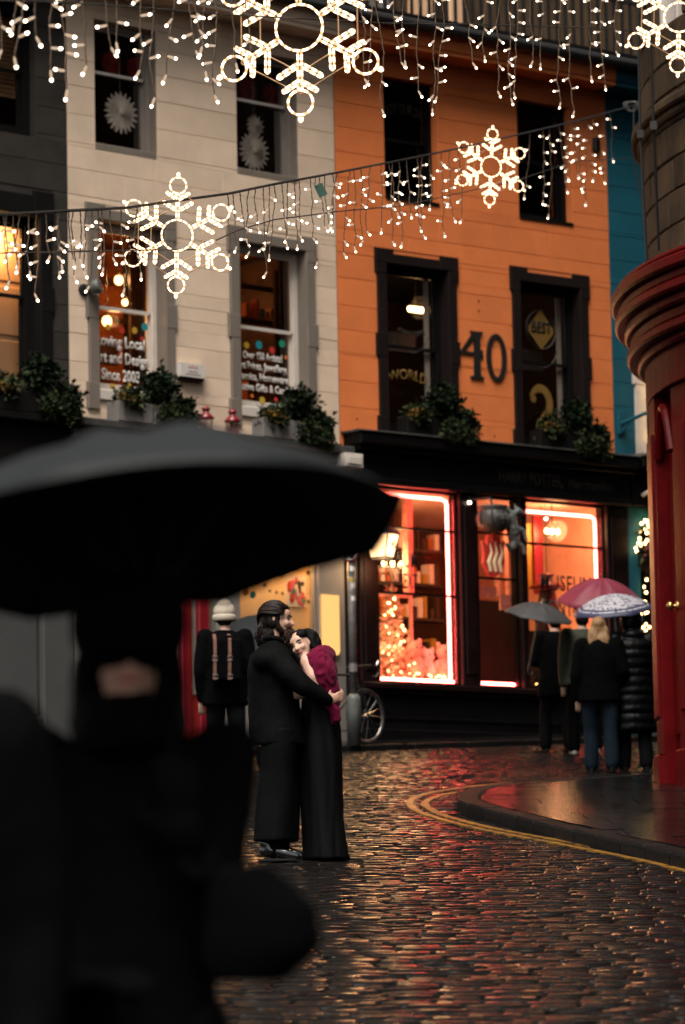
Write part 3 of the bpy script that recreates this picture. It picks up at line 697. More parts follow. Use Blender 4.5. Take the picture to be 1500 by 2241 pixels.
m_ = MB(); bi(m_, 3.31, 3.46, .66, .69, 6.55, 7.6); m_.build('banner', 'red_enamel', oh)
m_ = MB(); bi(m_, 3.10, 4.05, .60, .64, 5.11, 6.05); m_.build('counter_back', 'room_dark', oh)
# ------------------------------------------------------------------ cream house
ch = tag(empty('cream_house', (AX, AY, 0), ROT_C), 'cream painted house with grey window surrounds between the orange and dark houses', 'house')
hc = [(-3.95, -2.98, *UP), (-1.665, -.64, *UP), (-3.945, -2.895, *LOZ), (-1.68, -.555, *LOZ)]
wall(ch, -4.385, -.006, 7.9, Z_TOP, hc, 'cream_paint')
so = ((-4.13, -2.71), (-1.865, -.37))
hx = hc[:2]
for o0, o1 in so: hx += [(o0 + .035, o1 - .035, 8.3, 10.74), (o0, o1, 8.3, 8.62), (o0, o1, 9.39, 9.69), (o0, o1, 10.47, 10.8)]
blocks(ch, -4.385, -.006, 8.16, 13.40, hx, 'cream_paint')
cu_ = []
for (a, b, c, d) in hc[:2]:
    w = window(ch, a, b, c, d, 12.46, 'grey_sash', 0.15, 0.055, 'glass_clear', bottom=.06); cu_.append(w)
    m_ = MB(); m_.bbox(a, b, .0, .12, c, c + .09, .01); m_.box(b - .012, b - .002, .0, .12, c + .09, d); m_.build('sill', 'grey_paint', w)
    MB().box(a + .09, b - .09, .143, .152, 12.445, 12.475).build('meeting_rail', 'white_sash', w)
cl = []
for (a, b, c, d), (o0, o1) in zip(hc[2:], so):
    surround(ch, o0, o1, a, b, 10.80, 10.61, 8.30, 'grey_paint')
    w = window(ch, a + .006, b - .006, c + .14, d - .006, 9.58, 'white_sash', 0.17, 0.06, bottom=.06); cl.append(w)
    m_ = MB(); m_.bbox(a, b, -.03, .17, c, c + .13, .01); m_.build('sill', 'white_sash', w)
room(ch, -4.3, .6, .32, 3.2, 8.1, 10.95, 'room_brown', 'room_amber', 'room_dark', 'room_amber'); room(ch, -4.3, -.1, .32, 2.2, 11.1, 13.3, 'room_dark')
m_ = MB(); m_.box(-2.92, -1.9, .60, .65, 8.2, 10.72); m_.build('inner_door', 'wood_dark', ch)
m_ = MB(); m_.box(-2.95, -1.7, 2.2, 2.25, 8.2, 10.8); m_.build('amber_wall', 'room_amber', ch)
for a, b, c, d in ((-2.6, -1.9, 10.22, 10.30), (-2.6, -1.9, 9.75, 9.80), (-2.8, -2.3, 9.2, 9.5)): MB().box(a, b, 1.6, 1.65, c, d).build('shelf', 'wood_dark', ch)
for a, b, y_, c, d in ((-.70, .0, 1.1, 9.85, 9.92), (-.7, .0, 1.1, 10.3, 10.36), (-.42, -.36, .7, 8.3, 10.5), (-.3, .2, .75, 8.3, 10.8)): MB().box(a, b, y_, y_ + .05, c, d).build('shelf', 'wood_dark', ch)
m_ = MB(); m_.box(-1.05, -.68, .55, .75, 8.72, 9.0); m_.build('display_box', 'room_amber', ch)
for k in range(7):
    u = -.66 + k * .085; h = rb.uniform(.08, .26); MB().box(u, u + .06, 1.0, 1.09, 9.922, 9.92 + h).build('ornament', ['room_amber', 'dot_orange', 'dot_pink', 'dot_teal'][k % 4], ch)
# white vinyl lettering
yv = .203
for k, (s, zz, u0, wd) in enumerate((('Loving Local', 9.13, -3.80, .76), ('Art and Design', 8.93, -3.84, .86), ('Since 2003', 8.72, -3.725, .60))):
    text('lettering', s, 'vinyl_white', cl[0], u0, yv, zz, .13, wd, .028)
for k, (s, zz, u0, wd) in enumerate((('Over 150 Artists!', 9.20, -1.44, .66), ('Art Prints, Jewellery,', 9.07, -1.55, .86), ('Ceramics, Homeware', 8.935, -1.63, .95), ('Creative Gifts & Cards', 8.80, -1.62, .96))):
    text('lettering', s, 'vinyl_white', cl[1], u0, yv, zz, .088, wd, .028)
def dots(w, lst):
    for (u, z, r, c) in lst: MB().lathe([(0.0005, 0), (r, 0), (r, .003), (.0005, .003)], 14).build('spot_sticker', c, w, loc=(u, yv, z), rot=(R(90), 0, 0))
dots(cl[0], [(-3.62, 9.36, .04, 'dot_yellow'), (-3.40, 9.34, .042, 'dot_red'), (-3.20, 9.36, .04, 'dot_yellow'), (-3.04, 9.42, .05, 'dot_teal'), (-3.08, 9.27, .028, 'dot_red'), (-3.56, 8.63, .045, 'dot_yellow'), (-3.42, 8.60, .05, 'dot_orange'), (-3.30, 8.66, .045, 'dot_yellow')])
dots(cl[1], [(-1.38, 9.36, .042, 'dot_yellow'), (-1.17, 9.385, .055, 'dot_teal'), (-.95, 9.34, .045, 'dot_red'), (-.78, 9.44, .05, 'dot_green'), (-.72, 9.27, .025, 'dot_orange'), (-1.30, 8.73, .025, 'dot_orange'), (-1.13, 8.69, .045, 'dot_yellow'), (-.90, 8.72, .028, 'dot_red'), (-.73, 8.67, .045, 'dot_yellow'), (-.98, 8.60, .028, 'dot_pink')])
eaves(ch, -9.0, -.004, 'cream_paint')
# ledge and shopfront below
m_ = MB(); m_.bbox(-4.5, -.02, -.30, .05, 8.04, 8.14, .015); m_.bbox(-4.5, -.02, -.22, .05, 7.90, 8.038, .015); m_.build('cornice', 'lead', ch)
m_ = MB(); m_.bbox(-.26, .05, -.37, -.02, 7.86, 8.04, .01); m_.bbox(-.22, .01, -.385, -.365, 7.90, 8.0, .006); m_.build('corbel', 'white_sash', ch)
m_ = MB(); m_.bbox(-4.38, -.10, -.14, .05, 7.35, 7.898, .01); m_.build('fascia', 'grey_front', ch)
for (a, b) in ((-.46, -.02), (-2.16, -1.78), (-4.38, -4.10)):
    m_ = MB(); m_.bbox(a, b, -.06, .14, 4.15, 7.348, .012); m_.build('pilaster', 'grey_front', ch)
for (a, b) in ((-2.46, -2.30), (-2.75, -2.62)): MB().bbox(a, b, -.07, .14, 4.15, 7.346, .012).build('door_post', 'red_enamel', ch)
for a, b, c in ((-1.78, -.46, 4.95), (-4.10, -2.76, 4.85)): MB().bbox(a, b, -.03, .14, 4.0, c, .01).build('stall_riser', 'grey_front', ch)
for (a, b) in ((-1.78, -.46), (-2.30, -2.16), (-2.62, -2.46), (-4.10, -2.76)):
    m_ = MB(); m_.box(a, a + .02, 0, .05, 4.95, 7.32); m_.box(b - .02, b, 0, .05, 4.95, 7.32); m_.box(a, b, 0, .05, 7.32, 7.345); m_.build('shop_window', 'grey_front', ch)
for (a, b) in ((-1.76, -.48), (-4.08, -2.78)): MB().box(a, b, .02, .024, 4.96, 7.34).build('pane', 'glass_clear', ch)
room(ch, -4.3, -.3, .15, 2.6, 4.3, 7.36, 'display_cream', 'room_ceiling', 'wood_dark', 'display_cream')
m_ = MB(); m_.box(-1.70, -.02, .30, .33, 5.66, 7.3); m_.build('display_back', 'display_cream', ch)
m_ = MB(); m_.box(-1.45, -.02, .26, .34, 4.5, 5.65); m_.build('display_counter', 'wood_dark', ch)
def star(m_, cx, cz, r, y):
    m_.prism([(cx + (r if k % 2 == 0 else r * .42) * math.sin(k * math.pi / 5), cz + (r if k % 2 == 0 else r * .42) * math.cos(k * math.pi / 5)) for k in range(10)], y, y + .004)
for (u, z, r) in ((-1.53, 6.42, .075), (-1.02, 6.50, .06), (-.56, 6.55, .055), (-.66, 6.40, .05), (-.56, 6.18, .04), (-1.30, 6.36, .045), (-1.21, 6.28, .03), (-1.10, 6.27, .03), (-1.0, 6.26, .03)):
    m_ = MB(); star(m_, u, z, r, .03); m_.build('star_cutout', 'vinyl_black', ch)
m_ = MB(); m_.box(-.70, -.36, .290, .296, 6.14, 6.55); m_.build('poster', 'paper_white', ch)
rp = random.Random(9)
for k in range(16):
    u = rp.uniform(-.66, -.40); z = rp.uniform(6.18, 6.50); MB().ell((u, .287, z), (rp.uniform(.02, .05), .003, rp.uniform(.03, .07)), None, 8, 6).build('poster_print', ['dot_pink', 'dot_yellow', 'dot_red', 'vinyl_black', 'dot_teal'][rp.randrange(5)], ch)
for (u, z, c) in ((-1.62, 6.25, 'dot_orange'), (-1.50, 6.22, 'dot_teal')): MB().lathe([(.0005, 0), (.05, 0), (.05, .004), (.0005, .004)], 12).build('spot_sticker', c, ch, loc=(u, .03, z), rot=(R(90), 0, 0))
# key-shaped yellow light panel fixed on the pilaster
yp = tag(empty('light_panel', fac(ROT_C, -.30, -.075, 5.55), ROT_C), 'glowing yellow panel with notched corners on the grey pilaster', 'sign')
m_ = MB(); m_.prism([(-.16, .72), (.135, .72), (.135, .02), (.11, -.03), (.03, -.03), (.01, .05), (-.16, .05)], -.03, .012); m_.build('panel', 'panel_glow', yp)
m_ = MB(); m_.tube([(-.165, -.01, .725), (.14, -.01, .725), (.14, -.01, .02), (.115, -.01, -.035), (.025, -.01, -.035), (.005, -.01, .045), (-.165, -.01, .045)], .006, 4, closed=True); m_.build('rim', 'black_iron', yp)
# ------------------------------------------------------------------ dark house on the left
gh = tag(empty('charcoal_house', (AX, AY, 0), ROT_C), 'dark grey painted house with black window dressings beside the cream house', 'house')
hg = [(-5.85, -4.857, 11.48, 13.08), (-5.95, -4.83, 8.42, 10.53)]
wall(gh, -9.0, -4.39, 3.6, Z_TOP, hg + [(-8.6, -4.9, 4.6, 7.2)], 'charcoal_paint')
blocks(gh, -7.0, -4.39, 8.16, 13.40, [hg[0], (-6.14, -4.625, 8.2, 10.84)], 'charcoal_paint')
w = window(gh, -5.85, -4.857, 11.48, 13.08, 12.28, 'charcoal_trim', .15, .10, 'glass_clear')
m_ = MB()
for k in range(18): m_.box(-5.62, -4.80, .25, .275, 11.98 + k * .055, 12.025 + k * .055)
m_.build('blind', 'wood_blind', w)
surround(gh, -6.12, -4.625, -5.95, -4.83, 10.83, 10.53, 8.2, 'charcoal_trim')
w = window(gh, -5.944, -4.836, 8.42, 10.52, 9.57, 'charcoal_trim', .17, .09, 'glass_clear')
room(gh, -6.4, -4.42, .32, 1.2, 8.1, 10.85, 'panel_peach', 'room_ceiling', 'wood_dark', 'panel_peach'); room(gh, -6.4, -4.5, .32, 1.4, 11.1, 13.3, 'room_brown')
m_ = MB()
for (a, b) in ((-5.75, -5.18), (-5.14, -4.55)):
    m_.bbox(a, b, .50, .54, 8.3, 10.6, .01)
    for (c, d) in ((8.45, 9.1), (9.16, 9.75), (9.81, 10.5)): m_.bbox(a + .06, b - .06, .485, .502, c, d, .012)
m_.build('panelled_shutter', 'panel_peach', w)
m_ = MB(); m_.bbox(-9, -4.40, -.30, .05, 8.02, 8.12, .015); m_.bbox(-9, -4.40, -.14, .05, 7.2, 8.018, .01); m_.build('fascia', 'charcoal_trim', gh)
m_ = MB(); m_.bbox(-8.6, -4.9, .02, .12, 4.61, 7.19, .01); m_.bbox(-4.88, -4.42, -.08, .02, 3.7, 7.19, .01); m_.bbox(-9.0, -4.9, -.06, .02, 3.7, 4.59, .01); m_.build('roller_shutter', 'shutter_grey', gh)
# ------------------------------------------------------------------ blue house on the right
bh = tag(empty('blue_house', (AX, AY, 0), ROT_O), 'teal blue painted house with white window dressing beside the orange house', 'house')
hb = [(5.33, 6.35, *LOZ), (5.6, 6.5, *UP)]
wall(bh, 4.752, 9.5, 7.9, Z_TOP, hb, 'blue_paint')
blocks(bh, 4.752, 7.5, 8.40, 13.40, [(5.13, 6.55, 8.2, 10.82), hb[1]], 'blue_paint')
m_ = MB(); m_.bbox(5.14, 5.33, -.03, .012, 8.36, 10.62, .006); m_.bbox(5.14, 6.54, -.03, .012, 10.62, 10.82, .006); m_.bbox(6.35, 6.54, -.03, .012, 8.36, 10.62, .006); m_.bbox(5.10, 5.327, -.036, .012, 9.40, 9.70, .006); m_.build('surround', 'white_sash', bh)
window(bh, 5.336, 6.344, 8.43, 10.61, 9.57, 'white_sash', .17, .055); window(bh, 5.6, 6.5, *UP, 12.28, 'black_sash', .15, .06)
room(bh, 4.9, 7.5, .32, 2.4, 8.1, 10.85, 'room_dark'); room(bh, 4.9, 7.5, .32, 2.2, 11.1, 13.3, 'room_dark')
eaves(bh, 4.575, 9.5, 'blue_paint')
m_ = MB(); m_.bbox(4.93, 9.5, -.36, .05, 8.22, 8.37, .02); m_.bbox(4.93, 9.5, -.15, .05, 7.72, 8.218, .01); m_.build('fascia', 'shop_black', bh)
m_ = MB(); m_.bbox(4.92, 7.0, -.38, .02, 8.372, 8.41, .006); m_.build('lead_flashing', 'galvanised', bh)
for (a, b) in ((4.87, 5.09), (6.6, 6.9)): MB().bbox(a, b, -.08, .14, 4.4, 7.718, .012).build('pilaster', 'blue_paint', bh)
m_ = MB(); m_.bbox(5.092, 6.598, -.06, .14, 7.45, 7.718, .012); m_.build('sign_board', 'blue_paint', bh)
m_ = MB(); m_.bbox(5.092, 6.598, -.05, .14, 4.4, 5.9, .01); m_.build('stall_riser', 'grey_front', bh)
MB().box(5.092, 6.598, .02, .026, 5.9, 7.45).build('pane', 'glass_clear', bh)
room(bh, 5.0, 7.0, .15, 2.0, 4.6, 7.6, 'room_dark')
# teal bracket arm, wall light box
ba = tag(empty('sign_bracket', fac(ROT_O, 4.86, 0, 8.86), ROT_O), 'teal iron bracket arm jutting from the blue wall', 'bracket')
m_ = MB(); m_.bbox(-.06, .06, -.035, -.001, -.16, .16, .006); m_.build('back_plate', 'blue_paint', ba); m_ = MB(); m_.tube([(0, -.03, -.02), (.10, -.5, .10)], .026, 8); m_.tube([(0, -.03, -.13), (.03, -.14, -.02)], .015, 6); m_.build('arm', 'blue_paint', ba)
jb = tag(empty('junction_box', fac(ROT_O, 4.53, 0, 12.62), ROT_O), 'small black box fixed high on the orange wall beside the fairy lights', 'junction box')
MB().bbox(-.05, .05, -.07, -.002, -.09, .09, .01).build('case', 'black_iron', jb); MB().bbox(-.03, .03, -.078, -.071, -.06, .05, .004).build('cover', 'charcoal_trim', jb)
# ------------------------------------------------------------------ terrace railing above the roofs
tr = tag(empty('terrace', (AX, AY, 0), ROT_O), 'raised terrace with black railings above the shop roofs', 'terrace')
MB().bbox(-2, 10, .9, 1.3, 13.3, 14.02, .02).build('parapet', 'sandstone', tr)
MB().box(-16, 24, 4.2, 4.6, 13.0, 30).build('back_wall', 'sandstone', tr)
for k in range(9):
    u = -.2 + k * .72; MB().bbox(u, u + .30 + .1 * (k % 2), 4.10, 4.199, 14.6, 17.2, .02).build('pale_panel', 'panel_peach' if k % 3 else 'grey_front', tr)
m_ = MB(); m_.box(-1.5, 9.5, 1.05, 1.10, 15.05, 15.10); m_.build('top_rail', 'black_iron', tr); MB().box(-1.5, 9.5, 1.055, 1.095, 14.10, 14.135).build('bottom_rail', 'black_iron', tr)
bal = MB(); bal.box(-.0175, .0175, -.0175, .0175, 0, 1.13); bme = bal.mesh('baluster')
for k in range(56):
    o = mk('baluster', bme, 'black_iron', tr); o.location = (-1.0 + k * .155, 1.075, 14.02)
# ------------------------------------------------------------------ corner building with the red shopfront
CXc, CYc, CR = 7.88, 36.5, 4.90
cb = tag(empty('corner_building', (CXc, CYc, 0), 0), 'round cornered sandstone building with a glossy red shopfront', 'building')
def arc(m_, p0, p1, r0, r1, z0, z1, n=10, mi=0, b=0.0):
    """curved box: p in degrees from the left silhouette towards the viewer"""
    v = []
    for k in range(n + 1):
        a = R(p0 + (p1 - p0) * k / n)
        e = b / r1 if k in (0, n) else 0
        a_in = a; a_out = a + (e if k == 0 else -e if k == n else 0)
        for (r_, z_, aa) in ((r0, z0, a_in), (r0, z1, a_in), (r1 - b, z1, a_in), (r1, z1 - b, a_out), (r1, z0 + b, a_out), (r1 - b, z0, a_in)):
            v.append((-r_ * math.cos(aa), -r_ * math.sin(aa), z_))
    f = []
    for k in range(n):
        for j in range(6): f.append((k * 6 + j, k * 6 + (j + 1) % 6, k * 6 + 6 + (j + 1) % 6, k * 6 + 6 + j))
    f += [tuple(range(5, -1, -1)), tuple(n * 6 + j for j in range(6))]; m_.add(v, f, mi)
m_ = MB(); arc(m_, -60, 100, 4.2, 4.62, 2.0, 22.0, 40); m_.build('core_wall', 'charcoal_trim', cb)
z = 8.12; k = 0
while z < 14.4:
    h = rb.uniform(.30, .36); a = -40 + (k % 2) * 4
    while a < 64:
        L = rb.uniform(7.5, 11.5)
        if not (10.3 < z < 13.2 and 9 < a + L / 2 < 22):
            m_ = MB(); arc(m_, a + .06, a + L - .06, 4.6, CR + rb.uniform(-.006, .008), z + .005, min(z + h, 14.45) - .005, 5, 0, .012); m_.build('stone_block', 'sandstone', cb)
        a += L
    z += h; k += 1
m_ = MB(); arc(m_, -30, 60, 4.6, CR + .10, 9.52, 9.62, 30, 0, .02); arc(m_, -30, 60, 4.6, CR + .05, 9.44, 9.518, 30, 0, .02); m_.build('string_course', 'sandstone', cb)
m_ = MB(); arc(m_, 14.2, 15.2, 4.7, 4.82, 10.3, 13.2, 2, 0, .01); arc(m_, 9.3, 10.2, 4.7, 4.84, 10.3, 13.2, 2, 0, .01); m_.build('window_frame', 'white_sash', cb)
# red cornice, several steps; the widest at the top
m_ = MB()
for (z0, z1, rr) in ((8.02, 8.08, .30), (7.90, 8.018, .34), (7.80, 7.898, .27), (7.70, 7.798, .31), (7.60, 7.698, .22), (7.48, 7.598, .16), (7.38, 7.478, .20), (7.30, 7.378, .10)): arc(m_, -50, 75, 4.6, CR + rr, z0, z1, 44, 0, .022)
m_.build('cornice', 'red_gloss', cb)
m_ = MB(); arc(m_, -50, 75, 4.55, CR + .03, 6.95, 7.298, 40, 0, .01); m_.build('frieze', 'red_gloss', cb)
zb0 = 2.2
for (p0, p1, r_) in ((-30, -12, 0), (-9.5, 4.2, .03), (11.0, 24, .0), (30, 44, 0)):
    m_ = MB(); arc(m_, p0, p1, 4.5, CR + r_ - .02, zb0, 6.948, 8, 0, .012); arc(m_, p0 + 1.2, p1 - 1.2, CR + r_ - .03, CR + r_ + .005, 3.9, 6.6, 6, 0, .02); arc(m_, p0, p1, CR - .04, CR + r_ + .03, zb0, 3.55, 8, 0, .012); m_.build('pilaster', 'red_gloss', cb)
m_ = MB(); arc(m_, 4.2, 11.0, 4.5, CR - .11, zb0, 6.4, 6, 0, .01); arc(m_, 5.0, 10.2, CR - .12, CR - .085, 3.7, 6.2, 5, 0, .02); m_.build('door', 'red_gloss', cb)
m_ = MB()
pts = [(-(CR - .02) * math.cos(R(4.2 + t * 6.8)), -(CR - .02) * math.sin(R(4.2 + t * 6.8)), 6.35 + .45 * math.sin(math.pi * t)) for t in np.linspace(0, 1, 13)]; m_.tube(pts, .045, 8); m_.build('arch_moulding', 'red_gloss', cb)
m_ = MB(); arc(m_, -12, -9.5, 4.5, CR - .15, zb0, 6.948, 4); arc(m_, 24, 30, 4.5, CR - .15, zb0, 6.948, 4); m_.build('recess', 'shop_maroon', cb)
kn = empty('door_knob', (0, 0, 0)); kn.parent = cb
a = R(12.2); kn.location = (-(CR) * math.cos(a), -(CR) * math.sin(a), 4.88); kn.rotation_euler = (R(90), 0, -R(90) + a + R(0))
MB().lathe([(.03, -.01), (.05, 0), (.05, .01), (.018, .02), (.018, .05), (.042, .06), (.045, .085), (.02, .10), (0.0005, .10)], 14).build('knob', 'brass', kn, True)
kn.name = 'door_knob'
# straight flanks of the corner building
m_ = MB()
def flank(m_, a, b, t, z0, z1):
    a = Vector(a); b = Vector(b); n_ = (b - a).normalized(); n_ = Vector((n_.y, -n_.x)) * t
    v = [(q.x - CXc, q.y - CYc, zz) for zz in (z0, z1) for q in (a, b, b + n_, a + n_)]
    m_.add(v, [(3, 2, 1, 0), (4, 5, 6, 7)] + [(i, (i + 1) % 4, (i + 1) % 4 + 4, i + 4) for i in range(4)])
flank(m_, (4.86, 40.35), (26.0, 57.6), 1.0, 1.5, 24.0); flank(m_, (17.5, 15.0), (6.2, 31.9), 1.0, -1.0, 24.0)
m_.build('flank_wall', 'sandstone', cb)
m_ = MB(); m_.box(4.0 - CXc + 5, 22 - CXc, 32 - CYc, 50 - CYc, 23.8, 24.1); m_.build('roof', 'charcoal_trim', cb)
# ------------------------------------------------------------------ things on the house fronts
def planter(rot, u, z, w, box_mat, label, seed, pale=False, split=1):
    t = tag(empty('window_box', fac(rot, u, -.20, z), rot), label, 'window box', 'planted window boxes on the shop ledges')
    for k in range(split):
        a = -w / 2 + k * w / split; b = -w / 2 + (k + 1) * w / split - .03; m_ = MB()
        m_.bbox(a, b, -.10, -.07, 0, .24, .006); m_.box(a, b, .08, .11, 0, .24); m_.box(a, a + .03, -.07, .08, 0, .238); m_.box(b - .03, b, -.07, .08, 0, .238); m_.box(a + .03, b - .03, -.07, .08, .02, .19); m_.build('trough', box_mat, t)
    r_ = random.Random(seed)
    def sh(name, n, rx, ry, rz, size, loc, mats, s): 
        o = mk(name, leaf_mesh(n, rx, ry, rz, size, s), mats, t); o.location = loc; return o
    sh('shrub', 900, .30, .22, .30, .075, (w * .12, -.02, .46), ['foliage_dark', 'foliage_dark', 'foliage_mid'], seed)
    sh('shrub', 520, .24, .20, .20, .065, (-w * .30, -.03, .27), ['foliage_mid', 'foliage_dark', 'foliage_pale'], seed + 1)
    sh('shrub', 620, .25, .20, .22, .07, (w * .40, -.04, .22), ['foliage_dark', 'foliage_mid', 'foliage_dark'], seed + 2)
    sh('ivy', 620, .24, .12, .22, .05, (w * .16, -.16, .10), ['foliage_mid', 'foliage_pale', 'foliage_mid'], seed + 3)
    sh('ivy', 420, .18, .11, .20, .05, (w * .42, -.15, .04), ['foliage_mid', 'foliage_pale', 'foliage_dark'], seed + 4)
    sh('flowers', 200, .20, .10, .09, .045, (-w * .34, -.10, .27), ['bloom_yellow', 'foliage_pale', 'bloom_yellow'], seed + 5)
    m_ = MB()
    for k in range(5): m_.tube([(r_.uniform(-.3, .3), 0, .18), (r_.uniform(-.35, .35), r_.uniform(-.05, .05), .5)], [.008, .003], 4)
    m_.build('stems', 'bark', t)
planter(ROT_C, -3.32, 8.14, 1.15, 'grey_front', 'leafy shrubs in a pale trough under the Loving Local lettering', 3, split=2)
planter(ROT_C, -1.02, 8.14, 1.10, 'grey_front', 'leafy shrubs in a pale trough under the Over 150 Artists lettering', 13, split=2)
planter(ROT_O, 1.42, 8.366, 1.10, 'charcoal_trim', 'leafy shrubs in a black trough left of the number 40', 23)
planter(ROT_O, 3.72, 8.366, 1.15, 'charcoal_trim', 'leafy shrubs in a black trough right of the number 40', 33)
planter(ROT_C, -5.15, 8.12, 1.30, 'charcoal_trim', 'dense dark shrubs in a black trough on the charcoal house', 43)
for (u, lb) in ((-2.35, 'red metal lantern on the ledge nearer the alarm box'), (-1.92, 'red metal lantern on the ledge nearer the Over 150 Artists planter')):
    t = tag(empty('red_lantern', fac(ROT_C, u, -.12, 8.14), ROT_C), lb, 'lantern', 'red lanterns on the ledge')
    m_ = MB(); m_.lathe([(.085, 0), (.085, .03), (.07, .035)], 6); m_.build('base', 'red_enamel', t)
    m_ = MB(); m_.lathe([(.065, .036), (.07, .16)], 6); m_.build('pane', 'glass_clear', t)
    m_ = MB()
    for k in range(6): a = k * math.pi / 3; m_.tube([(.072 * math.cos(a), .072 * math.sin(a), .03), (.078 * math.cos(a), .078 * math.sin(a), .17)], .006, 4)
    m_.build('frame', 'red_enamel', t)
    m_ = MB(); m_.lathe([(.10, .165), (.105, .18), (.06, .23), (.035, .25), (.04, .27), (.055, .285), (.055, .30), (.02, .325), (.001, .34)], 12); m_.build('cap', 'red_enamel', t, True)
ab = tag(empty('alarm_box', fac(ROT_C, -2.53, 0, 8.88), ROT_C), 'white alarm box with red lettering on the cream wall', 'alarm box')
m_ = MB(); m_.prism([(-.20, .10), (.20, .10), (.20, -.07), (-.20, -.07)], -.10, -.001); m_.build('case', 'white_plastic', ab)
m_ = MB(); m_.prism([(-.19, -.072), (.19, -.072), (.17, -.115), (-.17, -.115)], -.09, -.001); m_.build('strobe', 'shop_maroon', ab)
text('lettering', 'A.F.A', 'dot_red', ab, 0, -.1015, .035, .035, .15, .012, align='CENTER')
for z0, w_ in ((-.012, .15), (-.045, .24)): MB().box(-w_ / 2, w_ / 2, -.1015, -.1001, z0, z0 + .012).build('printed_line', 'grey_front', ab)
fl = tag(empty('wall_floodlight', fac(ROT_C, -4.17, 0, 9.72), ROT_C), 'round black floodlight on the cream wall by the corner', 'floodlight')
MB().lathe([(.075, 0), (.075, .03), (.04, .04)], 12).build('mount', 'black_iron', fl, loc=(0, 0, 0), rot=(R(90), 0, 0)); MB().lathe([(.03, 0), (.05, .05), (.085, .10), (.095, .17), (.08, .172), (.001, .16)], 14).build('head', 'grey_steel', fl, True, loc=(.02, -.05, 0), rot=(R(75), 0, R(35)))
# paper decorations hung in the upper windows
def rosette(u, y, z, r, mat, label, group, cat='paper decoration', n=26, seed=0, fan=True):
    t = tag(empty('paper_rosette', fac(ROT_C, *inn(ROT_C, u, y, z)), ROT_C), label, cat, group); r_ = random.Random(seed); m_ = MB(); v = [(0, -.03, 0)]; f = []
    for k in range(n * 2):
        a = math.pi * k / n; rr = r * (1 + r_.uniform(-.08, .08)) if k % 2 == 0 else r * .80; v.append((rr * math.cos(a), -.018 if k % 2 else .016, rr * math.sin(a)))
    for k in range(n * 2): f.append((0, 1 + k, 1 + (k + 1) % (n * 2)))
    k0 = len(v); v += [(x, y_ + .012, z_) for x, y_, z_ in v]; f += [(b + k0, a + k0, c + k0) for a, b, c in f] + [(1 + k, k0 + 1 + k, k0 + 1 + (k + 1) % (2 * n), 1 + (k + 1) % (2 * n)) for k in range(2 * n)]
    m_.add(v, f); m_.build('pleats', mat, t)
    if fan:
        for k in range(int(n * .8)):
            a = 2 * math.pi * k / int(n * .8); m2 = MB(); c_, s_ = math.cos(a), math.sin(a); q = Vector((c_, 0, s_)); p_ = Vector((-s_, 0, c_)); b = r * .74; e = r * 1.12
            pts = [q * b + p_ * r * .10, q * e + p_ * r * .03, q * e - p_ * r * .03, q * b - p_ * r * .10]
            m2.add([(p.x, -.012, p.z) for p in pts] + [(p.x, -.006, p.z) for p in pts], [(0, 1, 2, 3), (7, 6, 5, 4)] + [(i, i + 4, (i + 1) % 4 + 4, (i + 1) % 4) for i in range(4)]); m2.build('petal', mat, t)
    m_ = MB(); m_.ell((0, -.03, 0), (r * .2, .02, r * .2)); m_.build('centre', mat, t, True)
    m_ = MB(); m_.tube([(0, .01, r * .9), (0, .01, 13.05 - z if z < 13 else r)], .002, 4); m_.build('thread', 'paper_white', t)
rosette(-3.58, .262, 11.98, .235, 'paper_white', 'large white pleated paper rosette alone in its window pane', 'white rosettes', seed=1)
rosette(-1.37, .258, 12.13, .13, 'paper_white', 'small white paper rosette hanging above a larger one', 'white rosettes', n=16, seed=2)
rosette(-1.40, .262, 11.80, .225, 'paper_white', 'large white paper rosette hanging below a small one', 'white rosettes', seed=3)
for k, (u, z) in enumerate(((-3.72, 12.57), (-3.32, 12.57), (-1.50, 12.57), (-1.08, 12.56))):
    rosette(u, .29, z, .15, 'paper_red', ['red paper pompom above the lone white rosette, beside the window edge', 'red paper pompom above the lone white rosette, beside the bare glass', 'red paper pompom directly above the pair of white rosettes', 'red paper pompom over the blind beside the pair of white rosettes'][k], 'red paper pompoms', n=22, seed=10 + k)
# lamps inside
def pendant(rot, u, y, z, label, power, zt, group=None, r=.055, n=1):
    t = tag(empty('pendant_lamp', fac(rot, *inn(rot, u, y, z)), rot), label, 'lamp', group)
    MB().ell((0, 0, 0), (r, r, r * 1.15)).build('bulb', 'lamp_warm', t, True); m_ = MB(); m_.tube([(0, 0, r), (0, 0, zt - z)], .006, 6); m_.lathe([(.03, r * .9), (.025, r * 1.6), (.008, r * 2)], 8); m_.build('flex', 'black_iron', t)
    ld = bpy.data.lights.new('lamp_light', 'POINT'); ld.energy = power; ld.color = (1, .55, .22); ld.shadow_soft_size = .08; lo = bpy.data.objects.new('lamp_light', ld); COL.objects.link(lo); lo.parent = t; lo.location = (0, -.13, -.02)
    return t
pendant(ROT_C, -3.70, .85, 9.90, 'glowing pendant bulb high behind the Loving Local window', 34, 10.85)
pendant(ROT_C, -3.62, 1.0, 9.63, 'glowing pendant bulb beside the sash rail of the Loving Local window', 16, 10.85, r=.04)
pendant(ROT_C, -3.88, .70, 9.37, 'glowing pendant bulb just above the Loving Local lettering', 12, 10.85, r=.06)
pendant(ROT_C, -2.2, 1.9, 9.9, 'pendant bulb deep in the room behind the Over 150 Artists window', 14, 10.85)
pendant(ROT_C, -5.5, .40, 10.2, 'pendant bulb behind the charcoal house window with pale shutters', 13, 10.84, r=.03)
pendant(ROT_C, -1.1, .30, 7.1, 'pendant bulb above the cream house shop display', 60, 7.36); pendant(ROT_C, -2.9, .7, 6.9, 'pendant bulb in the cream house doorway', 24, 7.36)
